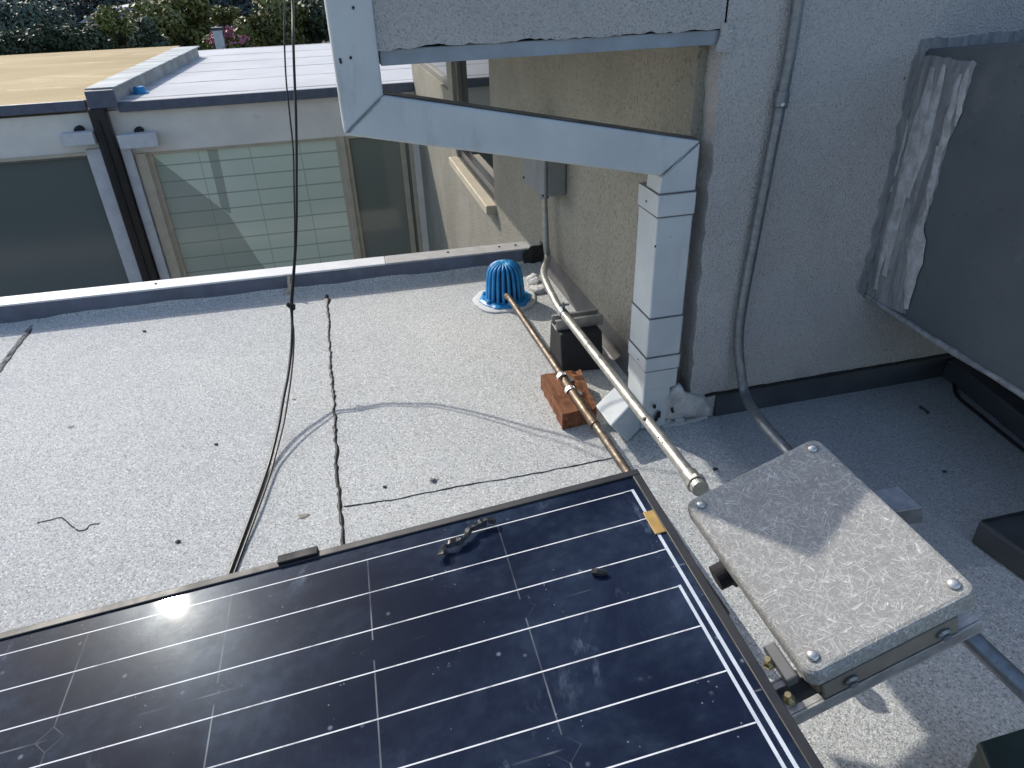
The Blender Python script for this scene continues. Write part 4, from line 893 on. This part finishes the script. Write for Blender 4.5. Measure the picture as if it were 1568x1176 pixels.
m = MB(); ctr = sum(gq, Vector()) / 4; m.hexa([ctr + (p - ctr) * 1.04 + Vector((0, 0, .001)) for p in gq] + [ctr + (p - ctr) * 1.0 + Vector((0, 0, .012)) for p in gq]); m.build('cover', M['green_box'], gb, bevel=0.003)

# ------------------------------------------------------------------ loose bits on the roof
bits = [(221, 507, .004, 'small dark pebble near the left end of the parapet'), (331, 680, .0032, 'dark chip on the roof left of the hanging cables'), (273, 829, .0034, 'dark pebble above the top edge of the solar panel'),
        (1095, 718, .0038, 'black pebble in the shade behind the enclosure'), (1446, 722, .003, 'dark pebble in the shade right of the enclosure'), (589, 745, .003, 'tiny dark pebble right of the tar seam')]
for (a, b, r, lab) in bits:
    c = on_z(a, b, r * .5); m = MB(); m.blob(c, (r * 1.4, r, r * .7), 2, 0.5); o = m.build('pebble', M['charcoal'], None, origin=c); tag(o, lab, 'pebble', 'pebbles on the white roof')
m = MB(); a, b = on_z(1409, 623, .003), on_z(1421, 632, .003); m.tube([a, a.lerp(b, .5) + Vector((.002, 0, 0)), b], [.004, .003, .0035], 7); o = m.build('stick', M['charcoal'], None, origin=a); tag(o, 'short black stick on the shaded roof below the duct', 'stick')
c = on_z(663, 735, 0.003); m = MB(); m.blob(c, (.006, .005, .003), 2, .5); o = m.build('pebble', M['mastic'], None, origin=c); tag(o, 'pale crumb of mastic beside the hairline seam', 'pebble', 'pebbles on the white roof')

# ------------------------------------------------------------------ wing across the courtyard
YFW = 5.65
def yfw(px, py, y=YFW): return on_y(px, py, y)
XDV0, XDV1 = yfw(131, 150).x, yfw(180, 152).x
ZR = yfw(180, 156).z; ZL = yfw(64, 157).z
wing = thing('courtyard_wing', (-2, YFW, -3.2), 'cream building wing across the courtyard with white and tan flat roofs', 'building')
zh = yfw(520, 209).z; zlh = yfw(60, 243).z
W1 = (yfw(224, 232).x, yfw(519, 208).x, -2.0, zh); W2 = (yfw(527, 208).x, XW - 0.05, -2.4, zh + .0); W0 = (-6.4, yfw(139, 240).x, -2.4, zlh)
def place_w(mb, a, b, z0, z1): mb.box((a, YFW, z0), (b, YFW + 0.16, z1))
m = MB(); wall_pieces(m, place_w, -7.5, XW, -3.2, min(ZR, ZL) - 0.055, [W0, W1, W2]); m.build('wall', M['wing_wall'], wing)
yR1 = on_z(308, 70, ZR).y; yR2 = on_z(20, 84, ZL).y
m = MB(); m.box((XDV1 - 0.02, YFW - 0.02, ZR - 0.05), (4.0, on_z(500, 66, ZR).y, ZR)); rf = m.build('white_roof', M['wing_roof'], wing)
m = MB(); m.box((-9.5, YFW - 0.02, ZL - 0.05), (XDV0 + 0.02, yR2, ZL)); m.build('tan_roof', M['tan'], wing)
m = MB(); m.box((XDV1 - .0, YFW - 0.055, ZR - 0.062), (XW - .003, YFW - 0.0205, ZR + 0.004)); m.build('eave_fascia', M['slate'], wing, bevel=0.004); m = MB(); m.box((-9.5, YFW - 0.055, ZL - 0.062), (XDV0, YFW - 0.0205, ZL + 0.003)); m.build('eave_fascia', M['slate'], wing, bevel=0.004)
# divider parapet with galvanised cap
ZD = max(ZR, ZL) + 0.075
xf0, xf1 = on_z(268, 72, ZD), on_z(306, 70, ZD)
m = MB(); yD = (xf0.y + xf1.y) / 2
A0_, A1_ = yfw(131, 145, YFW - .06).x, yfw(180, 150, YFW - .06).x
m.hexa([(A0_ + .03, YFW - .0, ZR - .05), (A1_ - .03, YFW - .0, ZR - .05), (xf1.x - .03, yD, ZR - .05), (xf0.x + .03, yD, ZR - .05), (A0_ + .03, YFW, ZD - .012), (A1_ - .03, YFW, ZD - .012), (xf1.x - .03, yD, ZD - .012), (xf0.x + .03, yD, ZD - .012)]); m.build('divider_curb', plain('dirty_render', (0.40, 0.39, 0.37), 0.9, 0, 0.3, 6, 0.3), wing)
m = MB(); m.hexa([(A0_, YFW - .05, ZD - .0115), (A1_, YFW - .05, ZD - .0115), (xf1.x, yD, ZD - .0115), (xf0.x, yD, ZD - .0115), (A0_, YFW - .05, ZD), (A1_, YFW - .05, ZD), (xf1.x, yD, ZD), (xf0.x, yD, ZD)]); m.build('divider_cap', M['galv'], wing, bevel=0.004)
m = MB(); m.box((A0_ + .005, YFW - 0.10, ZD - 0.125), (A1_ - .005, YFW - 0.0555, ZD - 0.0125)); m.build('conductor_head', M['slate'], wing, bevel=0.006)
# dark downpipe between two white posts
xp0, xp1 = yfw(150, 200).x, yfw(176, 200).x
m = MB(); m.box((xp0, YFW - 0.10, -3.15), (xp1, YFW - 0.02, ZD - 0.127)); m.build('downpipe', M['dark_pipe'], wing, bevel=0.01)
m = MB(); m.box((xp0 + .035, YFW - 0.112, -3.15), (xp0 + 0.06, YFW - 0.1005, ZD - 0.2)); m.build('pipe_cable', M['cable'], wing)
for (a, b) in (((142, 180)), ((188, 222))):
    xa_, xb_ = yfw(a, 250, YFW - .05).x, yfw(b, 250, YFW - .05).x
    if a < 160: xb_ = xp0 - 0.002; xa_ = xb_ - 0.105
    else: xa_ = xp1 + 0.01; xb_ = W1[0] - 0.085
    m = MB(); m.box((xa_, YFW - 0.05, -3.2), (xb_, YFW - 0.0005, yfw(150, 226).z)); m.build('white_post', M['white_paint'], wing, bevel=0.003)
for (a, b, c_, d_) in ((92, 154, 206, 226), (180, 241, 208, 230)):
    xa_, xb_ = yfw(a, 215, YFW - .14).x, yfw(b, 215, YFW - .14).x; z1_, z0_ = yfw(a, c_, YFW - .14).z, yfw(a, d_, YFW - .14).z
    if a < 160: xb_ = min(xb_, xp0 - .002)
    else: xa_ = max(xa_, xp1 + .002)
    m = MB(); m.box((xa_, YFW - 0.14, z0_), (xb_, YFW - 0.0525, z1_)); f = m.build('wall_lamp', M['white_paint'], wing, bevel=0.006)
    m = MB(); m.tube([Vector(((xa_ + xb_) / 2, YFW - .0505, z1_ + .0)), Vector(((xa_ + xb_) / 2, YFW - .001, z1_ + .0))], 0.03, 10); m.build('lamp_bracket', M['black_rubber'], f)
# windows
def wing_window(wd, glass, fm, t=0.03, mull=(), deep=0.05):
    x0_, x1_, z0_, z1_ = wd; f = MB()
    f.box((x0_ - t * 0, YFW + deep - .04, z0_), (x0_ + t, YFW + deep, z1_)); f.box((x1_ - t, YFW + deep - .04, z0_), (x1_, YFW + deep, z1_))
    f.box((x0_ + t, YFW + deep - .04, z1_ - t * .7), (x1_ - t, YFW + deep, z1_)); f.box((x0_ + t, YFW + deep - .04, z0_), (x1_ - t, YFW + deep, z0_ + t))
    for mx in mull: f.box((mx - .02, YFW + deep - .038, z0_ + t), (mx + .02, YFW + deep - .002, z1_ - t * .7))
    fo = f.build('window', fm, wing, bevel=0.003)
    p = MB(); p.box((x0_ + t - .004, YFW + deep - .02, z0_ + t - .004), (x1_ - t + .004, YFW + deep - .012, z1_ - t * .7 + .004)); p.build('pane', glass, fo)
wing_window(W1, M['screen_glass'], M['cream'])
def wpoly(lst, y=YFW + 0.0285): return [Vector((yfw(a, b, y).x, y, yfw(a, b, y).z)) for a, b in lst]
m = MB(); m.prism(wpoly([(236, 240), (350, 328), (395, 398), (430, 440), (279, 450)]), (0, 0.0008, 0)); m.build('pane_shade_patch', M['glass_shaded'], wing)  # shadow pattern behind the glass, painted as a darker sheet
m = MB(); m.prism(wpoly([(316, 226), (332, 226), (354, 327), (349, 325.5), (339, 319)]), (0, 0.0008, 0)); m.build('pane_shade_band', M['glass_shaded'], wing)  # upright band of the same painted shadow pattern
wing_window(W0, M['blind_dark'], M['aluminium'])
wing_window(W2, NT('brown_tinted_glass').set((0.22, 0.235, 0.195), 0.06, 0, 0.6), M['cream'], 0.03, (yfw(625, 300).x,), 0.04)
m = MB(); m.box((W1[0] - .075, YFW - .03, -2.0), (W1[0] - .002, YFW - .0006, zh)); m.build('window_trim', M['cream'], wing, bevel=0.004); m = MB(); m.box((W1[1] + .002, YFW - .02, -2.4), (W2[0] - .002, YFW - .0006, zh)); m.build('window_trim', M['cream'], wing, bevel=0.004)
m = MB(); m.box((W0[1] - 1.2, YFW - .02, zlh), (W0[1] + .03, YFW - .0006, zlh + .02)); m.build('lintel_trim', M['cream'], wing)
m = MB(); dq = on_z(215, 143, ZR); m.lathe([(0.045, 0.0), (0.043, 0.03), (0.036, 0.045), (0.015, 0.05)], 18, Matrix.Translation((dq.x, dq.y, ZR + .001))); m.lathe([(0.06, 0.001), (0.06, 0.008), (0.045, 0.01)], 18, Matrix.Translation((dq.x, dq.y, ZR)))
o = m.build('roof_drain', M['blue'], None, origin=(dq.x, dq.y, ZR)); tag(o, 'far blue dome drain on the white roof across the courtyard', 'roof drain')

# ------------------------------------------------------------------ hillside and planting beyond
m = MB(); nx, ny = 40, 20; G_ = []
for j in range(ny + 1):
    row = []
    for i in range(nx + 1):
        x = lerp(-90, 60, i / nx); y = 14 + 110 * (j / ny) ** 1.5
        z = -3.4 + max(0, y - 34) * 0.16 + 1.5 * mnoise.noise(Vector((x * .05, y * .05, 0))) * min(1, (y - 14) / 20)
        row.append(m.bm.verts.new((x, y, z)))
    G_.append(row)
for j in range(ny):
    for i in range(nx): m.bm.faces.new((G_[j][i], G_[j][i + 1], G_[j + 1][i + 1], G_[j + 1][i]))
tag(m.build('hillside', M['hill'], smooth=True), kind='structure')
def crown(mb, c, R, nl, leaf, seed, clumps=16, flat=0.75):
    rnd = random.Random(seed); cl = []
    for _ in range(clumps):
        while True:
            v = Vector((rnd.uniform(-1, 1), rnd.uniform(-1, 1), rnd.uniform(-.8, 1)))
            if v.length < 1: break
        cl.append((v * 0.72, rnd.uniform(0.22, 0.42)))
    for _ in range(nl):
        cv, cr = rnd.choice(cl); dv = Vector((rnd.gauss(0, 1), rnd.gauss(0, 1), rnd.gauss(0, 1))).normalized() * cr * rnd.uniform(0.55, 1.08)
        p = cv + dv; p = Vector(c) + Vector((p.x * R, p.y * R, p.z * R * flat))
        n = (dv + Vector((rnd.uniform(-.5, .5), rnd.uniform(-.5, .5), rnd.uniform(-.2, .7)))).normalized(); u = n.orthogonal().normalized(); u = Matrix.Rotation(rnd.uniform(0, 6.28), 3, n) @ u; v = n.cross(u); s_ = leaf * rnd.uniform(.6, 1.3)
        mb.bm.faces.new([mb.bm.verts.new(p + u * s_), mb.bm.verts.new(p + v * s_ * .6), mb.bm.verts.new(p - u * s_), mb.bm.verts.new(p - v * s_ * .6)])
    return mb
def tree(px, py, y, R, mat, label, seed, leaf=0.12, nl=5000, flat=0.8, name='tree', cat='tree', group=None, extra=None):
    c = on_y(px, py, y); base = -3.0
    t = thing(name, (c.x, c.y, base), label, cat, group)
    mb = MB(); crown(mb, c, R, int(nl * 1.7), leaf * 0.66, seed, 22, flat); mb.build('crown', mat, t)
    mb = MB(); top = c + Vector((0, 0, R * .2)); mb.tube([Vector((c.x, c.y, base)), Vector((c.x + .1, c.y, (base + c.z) / 2)), top], [0.22, 0.17, 0.06], 10)
    rnd = random.Random(seed)
    for i in range(5):
        a = rnd.uniform(0, 6.28); st_ = Vector((c.x + .05, c.y, lerp(base, c.z, rnd.uniform(.6, .9)))); mb.tube([st_, st_ + Vector((math.cos(a) * R * .35, math.sin(a) * R * .35, R * .35)), st_ + Vector((math.cos(a) * R * .6, math.sin(a) * R * .6, R * .6))], [0.08, 0.05, 0.02], 6)
    mb.build('trunk', M['bark'], t); return t
TG = 'trees beyond the far roofs'
tree(268, 34, 21, 1.25, M['leaf_b'], 'olive green rounded tree behind the far end of the metal capped divider', 1, 0.10, 4500, 0.85, group=TG)
tree(345, 22, 22, 0.55, M['leaf_b'], 'small yellow green bough tree just above the white vent stack', 13, 0.08, 1300, 0.5, group=TG)
tree(418, 32, 20, 1.0, M['leaf_b'], 'olive green tree behind the two hanging cables and the white roof', 2, 0.10, 3800, 0.9, group=TG)
tree(478, 30, 20.5, 0.75, M['leaf_a'], 'dark green tree between the hanging cables and the white downspout', 3, 0.10, 2600, 1.0, group=TG)
tree(345, -8, 28, 1.9, M['leaf_d'], 'dark blue green tree in the gap between the two olive green trees', 4, 0.13, 5000, group=TG)
tree(178, 46, 19, 0.55, M['leaf_b'], 'leafy olive green shrub tree in front of the small grey roof', 5, 0.075, 1900, 1.1, group=TG)
tree(225, 60, 18.5, 0.5, M['leaf_a'], 'dark low shrub tree right of the small grey roof', 15, 0.075, 1800, 0.9, group=TG)
tree(128, 66, 18, 0.55, M['leaf_a'], 'low dark green bush over the middle of the tan roof', 6, 0.07, 2200, 0.75, group=TG)
tree(78, 68, 18, 0.55, M['leaf_a'], 'low dark green bush left of the middle of the tan roof', 7, 0.07, 2200, 0.75, group=TG)
tree(24, 74, 18, 0.6, M['leaf_a'], 'low dark green bush over the left end of the tan roof', 8, 0.07, 2200, 0.75, group=TG)
tree(48, 28, 26, 1.15, M['leaf_c'], 'rounded grey green tree at the far left', 9, 0.10, 3800, 0.8, group=TG)
tree(-12, 50, 30, 1.0, M['leaf_c'], 'pale grey green tree cut by the left picture edge', 10, 0.11, 2500, group=TG)
tree(105, 12, 40, 2.6, M['leaf_d'], 'large dim tree on the slope above the low bushes', 11, 0.16, 5000, group=TG)
tree(200, 2, 44, 2.8, M['leaf_d'], 'tall dim tree on the slope above the small grey roof', 12, 0.16, 5000, group=TG)
tree(410, -20, 40, 3.0, M['leaf_d'], 'tall dim tree on the slope behind the hanging cables', 14, 0.16, 5000, group=TG)
tree(15, -12, 48, 2.4, M['leaf_c'], 'pale dim tree on the slope at the top left corner', 16, 0.18, 4000, group=TG)
t = thing('flowering_shrub', (on_y(345, 62, 17).x, 17, -3), 'pink flowering shrub around the white pipe behind the white roof', 'shrub')
mb = MB(); crown(mb, on_y(345, 66, 17), 0.55, 1200, 0.05, 21, 12, 0.5); mb.build('foliage', M['leaf_b'], t)
mb = MB(); crown(mb, on_y(345, 62, 17) + Vector((0, -.15, .05)), 0.55, 700, 0.035, 22, 12, 0.5); mb.build('blossom', M['blossom'], t)
c = on_y(336, 60, 16.6); vp = thing('vent_stack', (c.x, c.y, -3), 'white vent stack with a dark cap behind the white roof', 'vent stack')
m = MB(); m.box((c.x - .09, c.y - .09, -3), (c.x + .09, c.y + .09, on_y(335, 46, 16.6).z)); m.build('stack', M['white_paint'], vp, bevel=0.01)
m = MB(); zz = on_y(335, 46, 16.6).z; m.box((c.x - .10, c.y - .10, zz + .002), (c.x + .10, c.y + .10, zz + .05)); m.build('cap', M['slate_dark'], vp)
c = on_y(212, 24, 24); hs = thing('distant_house', (c.x, c.y, -3), 'small distant house with a pale grey roof among the trees', 'house')
m = MB(); m.box((c.x - 1.2, c.y, -3), (c.x + .4, c.y + 3, c.z - .1)); m.build('wall', M['wing_wall'], hs)
m = MB(); m.prism([(c.x - 1.5, c.y - .3, c.z - .1), (c.x + .6, c.y - .3, c.z - .1), (c.x + .2, c.y - .3, c.z + .25), (c.x - .9, c.y - .3, c.z + .2)], (0, 3.6, 0)); m.build('roof', plain('pale_grey_roof', (0.40, 0.42, 0.45), 0.7), hs)
# dark round vent on the wall of the wing near the recess corner
